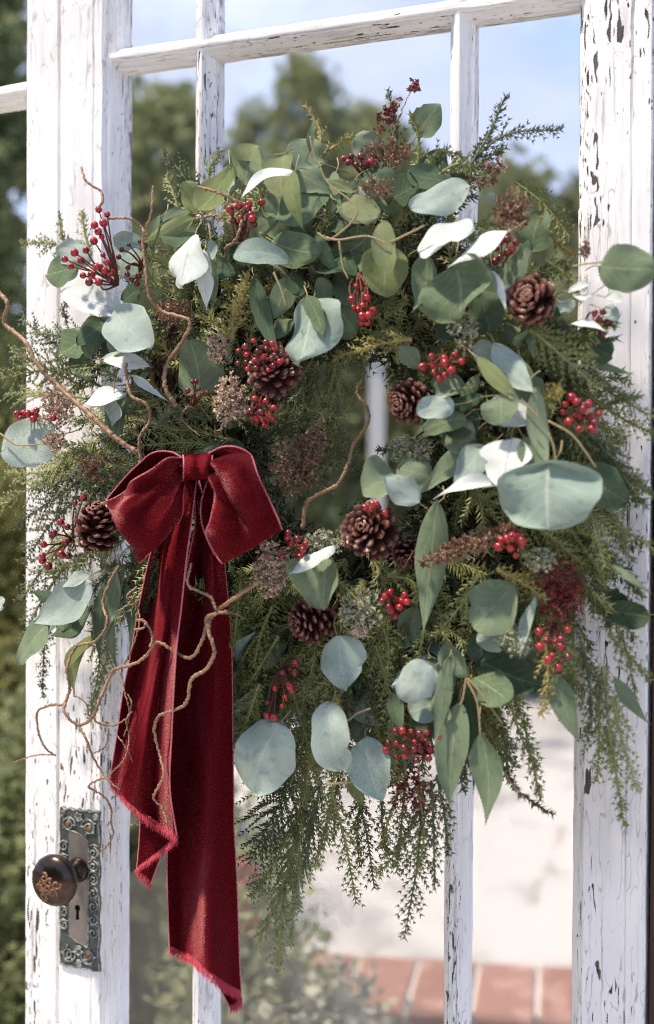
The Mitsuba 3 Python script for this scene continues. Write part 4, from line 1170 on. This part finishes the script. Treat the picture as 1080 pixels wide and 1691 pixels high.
pine_cone(879, 496, .130, 41, (-.15, .25, 1), 1.3, 'pine cone at the upper right, facing out')
pine_cone(452, 612, .130, 42, (.3, .35, 1), 1.4, 'dark red-brown pine cone above the bow, under a cluster of red berries')
pine_cone(160, 868, .105, 36, (.35, .8, .5), 2.5, 'long pine cone left of the bow')
pine_cone(676, 664, .120, 34, (-.5, -.25, .9), 1.6, 'small pine cone at the right of the hole')
pine_cone(612, 876, .130, 46, (-.1, .25, 1), 1.35, 'largest pine cone, under the hole')
pine_cone(514, 1024, .125, 37, (-.65, -.25, .8), 1.7, 'pine cone below the pair of pale leaves, right of the ribbon tails')
pine_cone(672, 912, .110, 26, (.2, -.6, .8), 1.7, 'small narrow pine cone behind the long leaf under the hole', n=48)


# --- berries
def berries(label, pts, w, rad, dark=0.35, stem=None, spread=0.012):
    k = key_for(wr + '__berry_sprig')
    labels[k] = {'label': label}
    r = np.random.default_rng(900 + len(labels))
    P = np.array([loc(x, y, w + r.uniform(-.3, 1) * spread) for x, y in pts])
    root = loc(*stem, w - 0.03) if stem else P.mean(0) + [0, -.015, -.045]
    st = []
    for p in P:
        q = (p + root) / 2 + r.normal(0, .003, 3)
        st.append(tube(catmull([root, q, p], 8), np.linspace(0.0012, 0.0006, 8), 5))
    put(k + '__stalk', join(st), 'mat_berry_stalk', smooth=True)
    for p, (x, y) in zip(P, pts):
        rr = rad * r.uniform(0.60, 0.94) * scale_at(x, y, w)
        z = unit(np.array([r.normal(0, .7), r.normal(-.1, .7), 1]))
        X = unit(np.cross(z, [.1, 1, .2]))
        put_dict(k + '__berry', BERRY, door_m(p, X * rr, np.cross(z, X) * rr, z * rr * r.uniform(.95, 1.1)), 'mat_berry_dark' if r.random() < dark else 'mat_berry_red')


def scatter(cx, cy, rx, ry, n, gap):
    out = []
    for _ in range(4000):
        if len(out) == n:
            break
        a, q = rng.uniform(0, 2 * math.pi), math.sqrt(rng.random())
        p = (cx + rx * q * math.cos(a), cy + ry * q * math.sin(a))
        if all((p[0] - o[0]) ** 2 + (p[1] - o[1]) ** 2 > gap ** 2 for o in out):
            out.append(p)
    return out


berries('loose spray of red berries at the upper left, reaching over the white stile', [(163, 346), (177, 354), (171, 368), (156, 372), (162, 382), (168, 391), (155, 398), (123, 417), (142, 413), (107, 428), (134, 430), (117, 440), (137, 455), (151, 454), (147, 466), (163, 466), (170, 421), (166, 440), (176, 433), (173, 447), (183, 450), (181, 462), (160, 441)], .135, 7.5, .2, (195, 470))
berries('small dark berries behind the loose spray at the upper left', [(201, 412), (213, 404), (231, 399), (240, 405), (211, 442), (210, 453), (217, 462), (229, 455), (196, 424), (226, 468)], .11, 6, .9, (235, 440))
berries('cluster of red berries under the leaves at the top left', [(395, 340), (411, 337), (383, 352), (414, 354), (397, 360), (402, 370), (420, 371), (386, 364), (409, 345), (432, 334), (380, 345), (417, 362)], .125, 8, .25, (400, 400))
berries('bright cluster of red berries hanging at the top of the hole', [(588, 473), (581, 494), (600, 488), (606, 492), (584, 508), (599, 505), (616, 513), (598, 522), (606, 532), (592, 512), (609, 521), (597, 532)], .15, 8, .1, (590, 450))
berries('cluster of red berries at the upper right of the hole', [(713, 589), (734, 592), (735, 600), (751, 586), (762, 597), (698, 606), (717, 615), (746, 612), (735, 620), (726, 625), (715, 603)], .15, 8.5, .15, (735, 600))
berries('cluster of red berries on the right side beside the big leaves', [(944, 656), (953, 664), (933, 668), (929, 681), (972, 668), (990, 683), (940, 697), (955, 688), (976, 688), (957, 709), (978, 709), (983, 698), (963, 676)], .14, 8.5, .15, (950, 690))
berries('cluster of red berries just above the bow', [(421, 659), (439, 663), (414, 680), (431, 681), (452, 674), (422, 692), (449, 691), (438, 703), (428, 668), (440, 690)], .15, 8.5, .1, (432, 650))
berries('dense cluster of dark red berries over the pine cone above the bow', scatter(428, 590, 38, 28, 24, 11), .145, 7, .45)
berries('row of red berries at the left edge above the round leaf', [(28, 684), (40, 682), (55, 692), (46, 683), (60, 678), (88, 690), (54, 682), (33, 690)], .12, 7, .15, (70, 690))
berries('sparse red berries left of the long pine cone', [(100, 862), (88, 880), (86, 884), (72, 899), (70, 918), (111, 870), (124, 830), (101, 915), (108, 896), (80, 935), (112, 918), (138, 822), (70, 925)], .10, 7.5, .35, (120, 890))
berries('red berries on the right of the bow', [(475, 887), (491, 890), (463, 908), (466, 918), (485, 914), (500, 908), (495, 920), (480, 898), (505, 898), (476, 880)], .15, 7.5, .4, (490, 900))
berries('cluster of small crimson berries below the narrow pine cone', [(645, 978), (632, 992), (654, 990), (664, 992), (642, 1002), (660, 1003), (652, 1018), (636, 985), (668, 982), (645, 1008), (672, 994)], .14, 7, .15, (650, 990))
berries('red berries scattered below the yellow-green cedar, right of the ribbon tails', [(488, 1093), (487, 1108), (467, 1110), (454, 1137), (479, 1133), (476, 1128), (442, 1160), (471, 1152), (466, 1166), (440, 1181), (452, 1184), (482, 1140), (443, 1186), (486, 1112)], .135, 7.5, .35, (470, 1100))
berries('cluster of dark red berries at the bottom of the wreath', scatter(682, 1230, 50, 28, 22, 10), .14, 7, .45)
berries('large red berries at the lower right of the wreath', [(927, 1056), (938, 1040), (890, 1043), (903, 1057), (926, 1067), (912, 1083), (938, 1085), (922, 1102), (892, 1068), (905, 1090), (918, 1060)], .145, 8.5, .2, (915, 1030))
berries('cluster of red berries at the tip of the brown flower spike', [(846, 886), (824, 903), (862, 900), (843, 905), (852, 917), (858, 884), (838, 890), (828, 892), (862, 893)], .155, 8.5, .1, (850, 890))
berries('two red berries and a seed spray at the top of the wreath', [(602, 270), (612, 268), (588, 272), (575, 268), (568, 262), (580, 258), (596, 258)], .10, 7, .4, (600, 290))
berries('small berries over the white hinge stile at the right edge', [(982, 520), (995, 514), (990, 528), (1003, 532), (995, 552), (983, 516), (1002, 520)], .10, 6.5, .35, (960, 550))
berries('red berries tucked on top of the largest pine cone', [(612, 841), (622, 831), (636, 847), (603, 838), (616, 833)], .165, 7.5, .1, (615, 860))
berries('dark berries under the flower cluster at the upper right', [(838, 416), (826, 425), (838, 395), (852, 400), (818, 432), (828, 400), (846, 412), (820, 410)], .12, 7.5, .7, (840, 420))
berries('few dark berries over the round green leaf above the bow', [(318, 630), (324, 630), (310, 645), (318, 652), (334, 650), (328, 642), (342, 648)], .145, 5.5, .9, (320, 670))


# --- dried seed clusters: many tiny buds on a branched stalk, too small to pick apart
def seeds(label, px, py, rx, ry, w, n, bud, mat, rot=0.0, flat=0.5, branch=14):
    k = key_for(wr + '__seed_cluster')
    labels[k] = {'label': label}
    r = np.random.default_rng(1300 + len(labels))
    n = int(n * 1.35)
    s = scale_at(px, py, w)
    c = loc(px, py, w)
    q = r.normal(0, .5, (n, 3))
    q = q / np.maximum(1, np.linalg.norm(q, axis=1, keepdims=True))
    ca, sa = math.cos(rot), math.sin(rot)
    off = np.stack([(q[:, 0] * rx * ca - q[:, 1] * ry * sa) * s, (q[:, 0] * rx * sa + q[:, 1] * ry * ca) * s, q[:, 2] * min(rx, ry) * s * flat], 1)
    P = c + off
    ms = []
    hub = P[r.integers(0, n, branch)]
    near = np.argmin(((P[:, None] - hub[None]) ** 2).sum(-1), 1)
    H = hub - (hub - c) * 0.3 - [0, 0, 0.006]
    ms.append(spikes(H[near], P, 0.0005))
    ms.append(spikes(np.repeat((c - [0, 0, .02])[None], branch, 0), H, 0.0011))
    B = bud * s * 0.8
    for _ in range(4):                                   # each bud opens in a few blunt petals
        d = unit(r.normal(0, 1, (n, 3)) + [0, 0, .5]) * B * r.uniform(.6, 1.2, (n, 1))
        ms.append(spikes(P - d * .3, P + d, B * 0.42))
        ms.append(spikes(P + d, P - d * .3, B * 0.36))
    put(k + '__buds', join(ms), mat, kind='stuff')


seeds('beige dried seed cluster right of the round leaf above the bow', 380, 662, 30, 46, .14, 150, 6, 'mat_seed_beige')
seeds('pale seed cluster at the left edge beside the row of berries', 92, 672, 36, 34, .11, 120, 6, 'mat_seed_beige')
seeds('pale seed flowers over the round leaf at the left edge', 92, 728, 20, 22, .125, 50, 7, 'mat_seed_beige')
seeds('dried brown flower cluster right of the bow', 447, 940, 30, 46, .14, 130, 7, 'mat_seed_beige')
seeds('beige sprays under the red berries right of the bow', 540, 892, 44, 22, .13, 110, 5, 'mat_seed_green')
seeds('brown seed cluster between the bow and the hole', 488, 768, 48, 50, .11, 190, 6, 'mat_seed_brown')
seeds('reddish seed spray on the left rim of the hole', 520, 726, 22, 32, .11, 70, 5, 'mat_seed_brown')
seeds('brown flower cluster at the upper right', 846, 350, 32, 38, .125, 150, 6, 'mat_seed_brown')
seeds('long brown flower spike pointing left under the big leaf', 770, 902, 88, 17, .15, 260, 6.5, 'mat_seed_brown', rot=0.38, flat=.9, branch=24)
seeds('rusty red seed mass at the lower right of the wreath', 925, 975, 42, 62, .12, 260, 5.5, 'mat_seed_red')
seeds('pale green dried sprays among the cedar below the pine cone', 596, 1010, 36, 40, .14, 130, 6, 'mat_seed_green')
seeds('pale seed cluster under the teal leaf at the centre bottom', 592, 1042, 14, 14, .145, 34, 6, 'mat_seed_beige')
seeds('greenish seed sprays under the round leaf at the upper right', 765, 545, 26, 40, .14, 80, 5, 'mat_seed_green')
seeds('grey-green dried cluster at the right rim of the hole', 676, 742, 42, 24, .11, 150, 5, 'mat_seed_green')
seeds('rusty seeds below the dark berry cluster at the bottom', 680, 1300, 42, 52, .10, 110, 5, 'mat_seed_red')
seeds('rosy seed spray sticking up at the top', 640, 190, 14, 36, .06, 46, 5, 'mat_seed_red', rot=-.7)
seeds('rosy tip of the seed spray against the sky', 682, 140, 10, 12, .055, 18, 5, 'mat_seed_red')
seeds('brown seed spray at the top right under the cedar tips', 805, 290, 40, 20, .08, 70, 5, 'mat_seed_brown', rot=.6)
seeds('dark seed clusters at the top beside the red berries', 640, 255, 50, 28, .09, 120, 5, 'mat_seed_brown')
seeds('rusty orange spray below the red berries at the top', 625, 308, 32, 20, .12, 50, 5, 'mat_seed_brown')
seeds('brown flowers in the shade left of the centre leaves', 285, 515, 34, 22, .11, 80, 6, 'mat_seed_brown')
seeds('dark seed cluster above the long pine cone', 165, 770, 44, 26, .10, 120, 5, 'mat_seed_brown')
seeds('beige blossoms left of the berries above the bow', 358, 575, 18, 30, .13, 50, 6, 'mat_seed_beige')
seeds('seed cluster on the white stile at the right edge', 965, 412, 10, 14, .10, 22, 5, 'mat_seed_brown')
seeds('pale dried sprays right of the round leaf at the lower right', 850, 1060, 34, 24, .135, 70, 5, 'mat_seed_green')
seeds('straw-coloured cedar flowers under the red berries at the right', 892, 925, 30, 20, .135, 80, 5, 'mat_seed_green')

# --- curly willow twigs
TW = [
    ([(-6, 478), (12, 502), (8, 535), (40, 562), (62, 602), (100, 642), (150, 686), (190, 722), (228, 748)], .11, .13, 4.2, 5.2), ([(232, 765), (231, 722), (248, 695), (242, 668), (216, 652), (209, 620), (208, 600)], .14, .14, 3.6, 3.0),
    ([(292, 672), (273, 640), (276, 602), (300, 566), (313, 530), (270, 515), (247, 490), (240, 440), (236, 396), (249, 355), (253, 308)], .13, .14, 5, 2.4), ([(134, 277), (143, 300), (166, 315), (169, 332), (161, 346)], .12, .13, 2, 2.8),
    ([(178, 361), (213, 361), (232, 374), (242, 390)], .13, .13, 2.2, 3), ([(326, 308), (360, 318), (394, 334)], .135, .135, 2.6, 3.4), ([(400, 362), (390, 395), (372, 410)], .13, .13, 3, 3.5),
    ([(500, 872), (506, 832), (530, 815), (558, 800), (575, 765), (584, 735), (606, 700), (606, 675), (590, 650), (596, 627)], .12, .10, 5, 2.8),
    ([(425, 962), (384, 990), (353, 1014), (344, 1040), (354, 1075), (340, 1105), (316, 1122), (309, 1158), (290, 1172), (264, 1182), (255, 1205), (262, 1240), (270, 1280), (254, 1316), (268, 1335), (277, 1362)], .188, .178, 4.6, 2.4),
    ([(316, 930), (310, 964), (330, 977), (347, 985), (357, 1006)], .19, .19, 2.4, 3), ([(375, 1010), (345, 1017), (340, 1033), (335, 1055), (316, 1086), (293, 1079), (270, 1064), (256, 1062), (241, 1083), (220, 1097), (192, 1104), (180, 1120), (163, 1162), (150, 1188), (129, 1197), (107, 1178), (108, 1160), (115, 1138), (111, 1103), (126, 1068), (158, 1058), (177, 1029), (170, 995), (181, 962), (196, 935)], .19, .12, 3.4, 3.4),
    ([(222, 1040), (238, 1036), (238, 1026), (226, 1024), (240, 1027), (252, 1050), (248, 1068)], .17, .175, 2.2, 2.6), ([(160, 1170), (157, 1190), (185, 1198), (210, 1185), (217, 1162), (211, 1146)], .125, .125, 2.2, 1.8), ([(130, 1198), (144, 1225), (156, 1255), (180, 1290), (203, 1306)], .12, .12, 2.8, 1.6),
    ([(182, 1288), (170, 1284), (147, 1299), (170, 1314), (183, 1334), (184, 1362), (187, 1378), (174, 1400), (147, 1424)], .10, .05, 2.4, 1.6), ([(178, 1282), (207, 1251), (213, 1215), (209, 1190), (218, 1175)], .13, .13, 2, 1.4),
    ([(107, 1164), (81, 1165), (61, 1178), (65, 1214), (76, 1236), (92, 1248)], .11, .09, 2.8, 1.8), ([(92, 1247), (60, 1247), (22, 1259)], .09, .07, 1.8, 1.2), ([(121, 1147), (141, 1160), (147, 1182)], .11, .11, 1.5, 1.2), ([(180, 1203), (174, 1232), (153, 1245)], .115, .115, 1.6, 1.2),
    ([(192, 1212), (211, 1240), (221, 1262), (228, 1280), (218, 1297)], .14, .14, 1.6, 1.1), ([(226, 970), (210, 985), (226, 1000), (230, 1030), (214, 1080), (200, 1110), (208, 1150), (214, 1180), (205, 1215)], .13, .13, 2.4, 1.5), ([(194, 1010), (210, 1000), (222, 985)], .12, .125, 1.8, 2.2),
    ([(375, 1013), (385, 1012), (398, 1018)], .165, .15, 2, 1.4), ([(650, 960), (690, 900), (700, 880)], .12, .12, 1.4, 1.2), ([(640, 250), (660, 190), (684, 140)], .06, .055, 1.6, 1.0), ([(820, 1250), (850, 1300), (905, 1345)], .10, .09, 1.8, 1.0),
    ([(330, 720), (300, 690), (320, 660)], .12, .12, 1.6, 1.2), ([(940, 520), (960, 500), (1000, 470)], .11, .12, 1.2, 1.0),
]
for i, (pts, w0, w1, r0, r1) in enumerate(TW):
    k = len(pts)
    P = catmull(locs([(x, y, w0 + (w1 - w0) * j / (k - 1) + 0.004 * math.sin(j * 2.2)) for j, (x, y) in enumerate(pts)]), 14 * k)
    s = scale_at(*pts[0], w0)
    nod = np.random.default_rng(i).uniform(0, 1, len(P))
    r = np.linspace(r0, r1, len(P)) * s * 0.80 * (1 + 0.30 * (nod > 0.93) + 0.12 * (nod - .5))
    P = P + np.random.default_rng(i + 60).normal(0, .00035, P.shape)
    put(wr + '__willow_twig', tube(P, r, 8), 'mat_willow', smooth=True)

# ---------------------------------------------------------------- the velvet bow
bow = thing('velvet_bow', label='deep red velvet bow with two long frayed tails tied on the wreath', category='bow')


def grid_mesh(G):
    n, m = G.shape[:2]
    return G.reshape(-1, 3), grid_faces(n, m)


def smooth_noise(G, amp, freq, seed):
    q = G * freq + seed
    return amp * (meshkit.noise(q, seed=seed) - 0.5)


def velvet_part(name, ctrl, n, m, edges=('l', 'r'), label=None, wob=0.002, seed=0, fold=0.0):
    if name == 'tail':                                   # deepen the lengthwise folds
        ctrl = [[(x, y, np.mean([q[2] for q in row]) + (w - np.mean([q[2] for q in row])) * 1.55) for x, y, w in row] for row in ctrl]
    C = np.array([[loc(*p) for p in row] for row in ctrl])
    G = sheet(C, n, m)
    G[..., 2] += smooth_noise(G, wob, np.array([45, 22, 10.0]), seed)
    if fold:
        ti = np.linspace(0, 1, n)[:, None]
        si = np.linspace(0, 1, m)[None]
        near = np.exp(-ti * 7) + np.exp(-(1 - ti) * 7)
        G[..., 2] += fold * near * np.sin(si * 15 + seed) + fold * 2.2 * (np.exp(-((ti - .27) / .17) ** 2)) * (np.abs(np.sin(si * 4.2 + ti * 5 + seed)) - 0.6)
    kw = {'label': label} if label else {}
    k = put(bow + '__' + name, grid_mesh(G), 'mat_velvet', smooth=True, **kw)
    tubes = []
    if 'l' in edges:
        tubes.append(tube(G[:, 0], 0.0007, 6))
    if 'r' in edges:
        tubes.append(tube(G[:, -1], 0.0007, 6))
    if 't' in edges:
        tubes.append(tube(G[0], 0.0009, 6))
    if 'b' in edges:
        tubes.append(tube(G[-1], 0.0009, 6))
    r = np.random.default_rng(seed + 80)                  # the pile: short upright fibres leaning down
    e0, e1 = G[1:, :-1] - G[:-1, :-1], G[:-1, 1:] - G[:-1, :-1]
    nr = np.cross(e0, e1)
    ar = np.linalg.norm(nr, axis=-1).ravel()
    h = int(ar.sum() * 2.6e6)
    c = r.choice(len(ar), h, p=ar / ar.sum())
    a, b = r.random((h, 1)), r.random((h, 1))
    g00, g10, g01, g11 = (x.reshape(-1, 3)[c] for x in (G[:-1, :-1], G[1:, :-1], G[:-1, 1:], G[1:, 1:]))
    P = (g00 * (1 - a) + g10 * a) * (1 - b) + (g01 * (1 - a) + g11 * a) * b
    N = unit(nr.reshape(-1, 3)[c])
    N = N * np.where(N[:, 2:] < 0, -1, 1)
    nap = meshkit.noise(P * [26, 12, 20], seed=seed + 7)[:, None] - 0.5
    nap2 = meshkit.noise(P * [18, 9, 20] + 5, seed=seed + 9)[:, None] - 0.5
    D = unit(N + np.array([[0, -0.30, 0]]) + nap * [[0, 2.4, 0]] + nap2 * [[2.2, 0, 0]] + r.normal(0, .12, (h, 3)))
    put(k + '__pile', spikes(P - D * .0002, P + D * r.uniform(.0009, .0014, (h, 1)), .00026), 'mat_pile', kind='stuff')
    if tubes:
        put(k + '__selvage', join(tubes), 'mat_selvage_lit_rim', smooth=True)
    return k, G


def fringe(parent, E, down, seed, n_per=5200, ln=0.0085):
    """Frayed threads hanging from an edge E (points), in the direction down."""
    r = np.random.default_rng(seed)
    seg = np.linalg.norm(np.diff(E, axis=0), axis=1)
    L = seg.sum()
    n = int(L * n_per)
    s = np.sort(r.uniform(0, L, n))
    cs = np.concatenate([[0], np.cumsum(seg)])
    P = np.stack([np.interp(s, cs, E[:, k]) for k in range(3)], 1)
    d = unit(np.asarray(down) + r.normal(0, .22, (n, 3)))
    l = ln * r.uniform(.65, 1.15, (n, 1))
    put(parent + '__fringe', spikes(P - d * 0.002 + r.normal(0, .0004, (n, 3)), P + d * l, r.uniform(.0003, .00055, n)), 'mat_fringe', kind='stuff')


# loops: front sheet, rolled over at the outer end, and back again behind
velvet_part('loop', [
    [(310, 757, .175), (306, 760, .18), (302, 768, .178), (301, 780, .175), (304, 790, .17)],
    [(286, 757, .195), (281, 772, .205), (286, 795, .196), (296, 812, .205), (302, 812, .18)],
    [(262, 772, .205), (252, 792, .220), (270, 818, .204), (284, 846, .212), (295, 842, .185)],
    [(228, 793, .205), (228, 818, .224), (243, 848, .212), (262, 880, .215), (276, 872, .188)],
    [(198, 812, .198), (205, 838, .220), (220, 872, .214), (240, 906, .212), (252, 908, .186)],
    [(174, 827, .186), (187, 850, .200), (204, 880, .204), (222, 912, .197), (233, 929, .182)],
    [(182, 818, .165), (196, 842, .160), (214, 872, .162), (228, 900, .166), (238, 918, .168)],
    [(205, 790, .160), (222, 812, .140), (240, 840, .145), (252, 868, .150), (262, 886, .160)],
    [(232, 763, .165), (244, 780, .145), (258, 808, .145), (274, 830, .150), (284, 845, .160)],
    [(262, 747, .170), (272, 758, .155), (282, 775, .150), (292, 795, .155), (298, 805, .162)],
    [(288, 747, .170), (294, 754, .165), (300, 764, .160), (303, 775, .162), (306, 785, .165)],
    [(310, 757, .170), (310, 761, .168), (309, 768, .165), (308, 776, .165), (308, 784, .165)],
], 90, 40, label='left loop of the bow', seed=1, wob=.010, fold=.010)
velvet_part('loop', [
    [(350, 752, .178), (346, 760, .180), (344, 770, .178), (343, 778, .175), (344, 784, .172)],
    [(372, 738, .198), (368, 756, .212), (360, 775, .205), (352, 790, .208), (348, 800, .195)],
    [(395, 741, .205), (392, 770, .226), (376, 794, .206), (362, 816, .218), (353, 834, .205)],
    [(414, 763, .208), (408, 800, .228), (392, 828, .210), (372, 850, .222), (354, 860, .212)],
    [(430, 790, .208), (424, 826, .226), (402, 856, .214), (374, 880, .222), (345, 880, .210)],
    [(448, 826, .202), (436, 858, .212), (408, 882, .212), (378, 904, .210), (352, 906, .202)],
    [(469, 872, .186), (444, 890, .196), (416, 906, .198), (388, 921, .195), (367, 931, .186)],
    [(462, 858, .166), (438, 872, .160), (404, 888, .162), (372, 902, .164), (352, 912, .172)],
    [(444, 818, .160), (420, 838, .145), (390, 850, .145), (358, 862, .150), (334, 868, .172)],
    [(420, 772, .162), (396, 792, .148), (372, 806, .148), (348, 822, .155), (329, 832, .176)],
    [(392, 738, .165), (376, 758, .158), (362, 772, .158), (346, 788, .160), (335, 798, .174)],
    [(352, 748, .168), (348, 758, .166), (345, 766, .165), (343, 774, .165), (342, 782, .168)],
], 90, 40, label='right loop of the bow', seed=2, wob=.010, fold=.010)
# knot
kn = []
for a in np.linspace(0, 2 * math.pi, 15):
    w = .178 + .026 * math.cos(a)
    y = 772 - 21 * math.sin(a)
    kn.append([(303 + 2 * math.cos(a), y + 1, w - .004), (316, y - 2, w + .004), (328, y - 1, w - .001), (340, y - 3, w + .005), (352 - 2 * math.cos(a), y - 5, w - .004)])
velvet_part('knot', kn, 60, 22, edges=('l', 'r'), seed=3, wob=.004)
# tails
kL, GL = velvet_part('tail', [
    [(300, 780, .165), (308, 780, .160), (314, 780, .170), (318, 780, .165), (322, 780, .168), (326, 785, .166)],
    [(272, 850, .135), (282, 850, .120), (290, 850, .150), (300, 852, .165), (308, 852, .165), (318, 850, .170)],
    [(247, 920, .130), (258, 922, .110), (268, 924, .125), (279, 922, .158), (292, 922, .164), (308, 920, .168)],
    [(230, 1000, .130), (244, 1002, .112), (256, 1002, .118), (272, 1002, .155), (284, 1002, .158), (300, 1000, .164)],
    [(218, 1070, .130), (232, 1072, .116), (248, 1072, .124), (264, 1070, .156), (278, 1070, .150), (292, 1068, .166)],
    [(204, 1140, .130), (220, 1142, .120), (238, 1142, .130), (252, 1142, .156), (270, 1142, .148), (287, 1140, .168)],
    [(194, 1210, .128), (210, 1214, .124), (226, 1216, .136), (240, 1216, .154), (262, 1216, .146), (284, 1212, .166)],
    [(182, 1285, .126), (198, 1300, .128), (214, 1312, .142), (232, 1322, .150), (256, 1326, .142), (281, 1300, .162)],
    [(182, 1291, .126), (202, 1312, .130), (222, 1332, .144), (242, 1350, .148), (266, 1364, .144), (292, 1379, .158)],
], 110, 44, label='shorter left tail of the bow, its end folded back', seed=4)
fringe(kL, GL[-1], (0.12, -1, 0.25), 41)
kU, GU = velvet_part('tail_fold', [
    [(230, 1330, .138), (250, 1345, .134), (270, 1358, .134), (286, 1372, .142)],
    [(231, 1362, .136), (250, 1365, .132), (270, 1370, .134), (290, 1379, .144)],
    [(229, 1400, .134), (246, 1396, .132), (268, 1388, .134), (293, 1381, .146)],
    [(226, 1434, .134), (246, 1420, .133), (270, 1402, .136), (294, 1383, .148)],
], 30, 20, edges=('l',), seed=5, wob=.001)
fringe(kU, GU[-1], (-0.25, -0.9, 0.3), 42)
kV, GV = velvet_part('tail_fold', [
    [(232, 1412, .128), (246, 1405, .126), (258, 1398, .126), (272, 1392, .128)],
    [(229, 1425, .128), (242, 1425, .126), (256, 1418, .126), (267, 1410, .128)],
    [(227, 1437, .128), (236, 1446, .126), (244, 1454, .126), (249, 1460, .128)],
], 20, 16, edges=('r',), seed=6, wob=.001)
fringe(kV, GV[-1], (-0.1, -1, 0.1), 43)
kR, GR = velvet_part('tail', [
    [(318, 785, .150), (326, 785, .145), (332, 785, .155), (340, 785, .150), (348, 785, .155), (354, 788, .148)],
    [(322, 860, .150), (328, 862, .130), (338, 862, .125), (346, 862, .142), (356, 862, .140), (366, 858, .132)],
    [(309, 930, .152), (320, 932, .125), (334, 932, .112), (347, 930, .142), (358, 930, .136), (371, 930, .128)],
    [(298, 1000, .145), (314, 1002, .118), (334, 1002, .112), (350, 1000, .142), (364, 1000, .134), (378, 1000, .125)],
    [(284, 1100, .132), (306, 1102, .114), (332, 1102, .112), (351, 1100, .142), (366, 1100, .134), (383, 1100, .124)],
    [(278, 1220, .124), (300, 1222, .112), (328, 1222, .112), (348, 1220, .140), (366, 1220, .132), (384, 1220, .122)],
    [(277, 1350, .118), (300, 1352, .108), (326, 1352, .114), (345, 1350, .138), (366, 1350, .130), (386, 1350, .120)],
    [(277, 1470, .114), (300, 1472, .106), (324, 1474, .116), (340, 1476, .136), (366, 1478, .128), (391, 1474, .116)],
    [(279, 1545, .112), (300, 1552, .106), (322, 1560, .116), (338, 1570, .134), (368, 1590, .126), (395, 1590, .112)],
    [(280, 1566, .112), (300, 1574, .106), (320, 1582, .116), (340, 1602, .132), (368, 1624, .126), (398, 1640, .112)],
], 120, 44, label='longer right tail of the bow with a bright lengthwise fold', seed=7)
fringe(kR, GR[-1], (-0.05, -1, 0.25), 44)
kW, GW = velvet_part('tail_fold', [
    [(352, 1606, .110), (368, 1616, .106), (384, 1626, .106), (397, 1632, .108)],
    [(362, 1628, .110), (374, 1634, .106), (386, 1638, .106), (398, 1642, .108)],
    [(374, 1652, .110), (382, 1654, .108), (390, 1652, .108), (399, 1648, .110)],
    [(380, 1664, .110), (386, 1662, .109), (393, 1658, .109), (399, 1652, .110)],
], 24, 16, edges=('l',), seed=8, wob=.001)
fringe(kW, GW[-1], (0.2, -1, 0.2), 45)
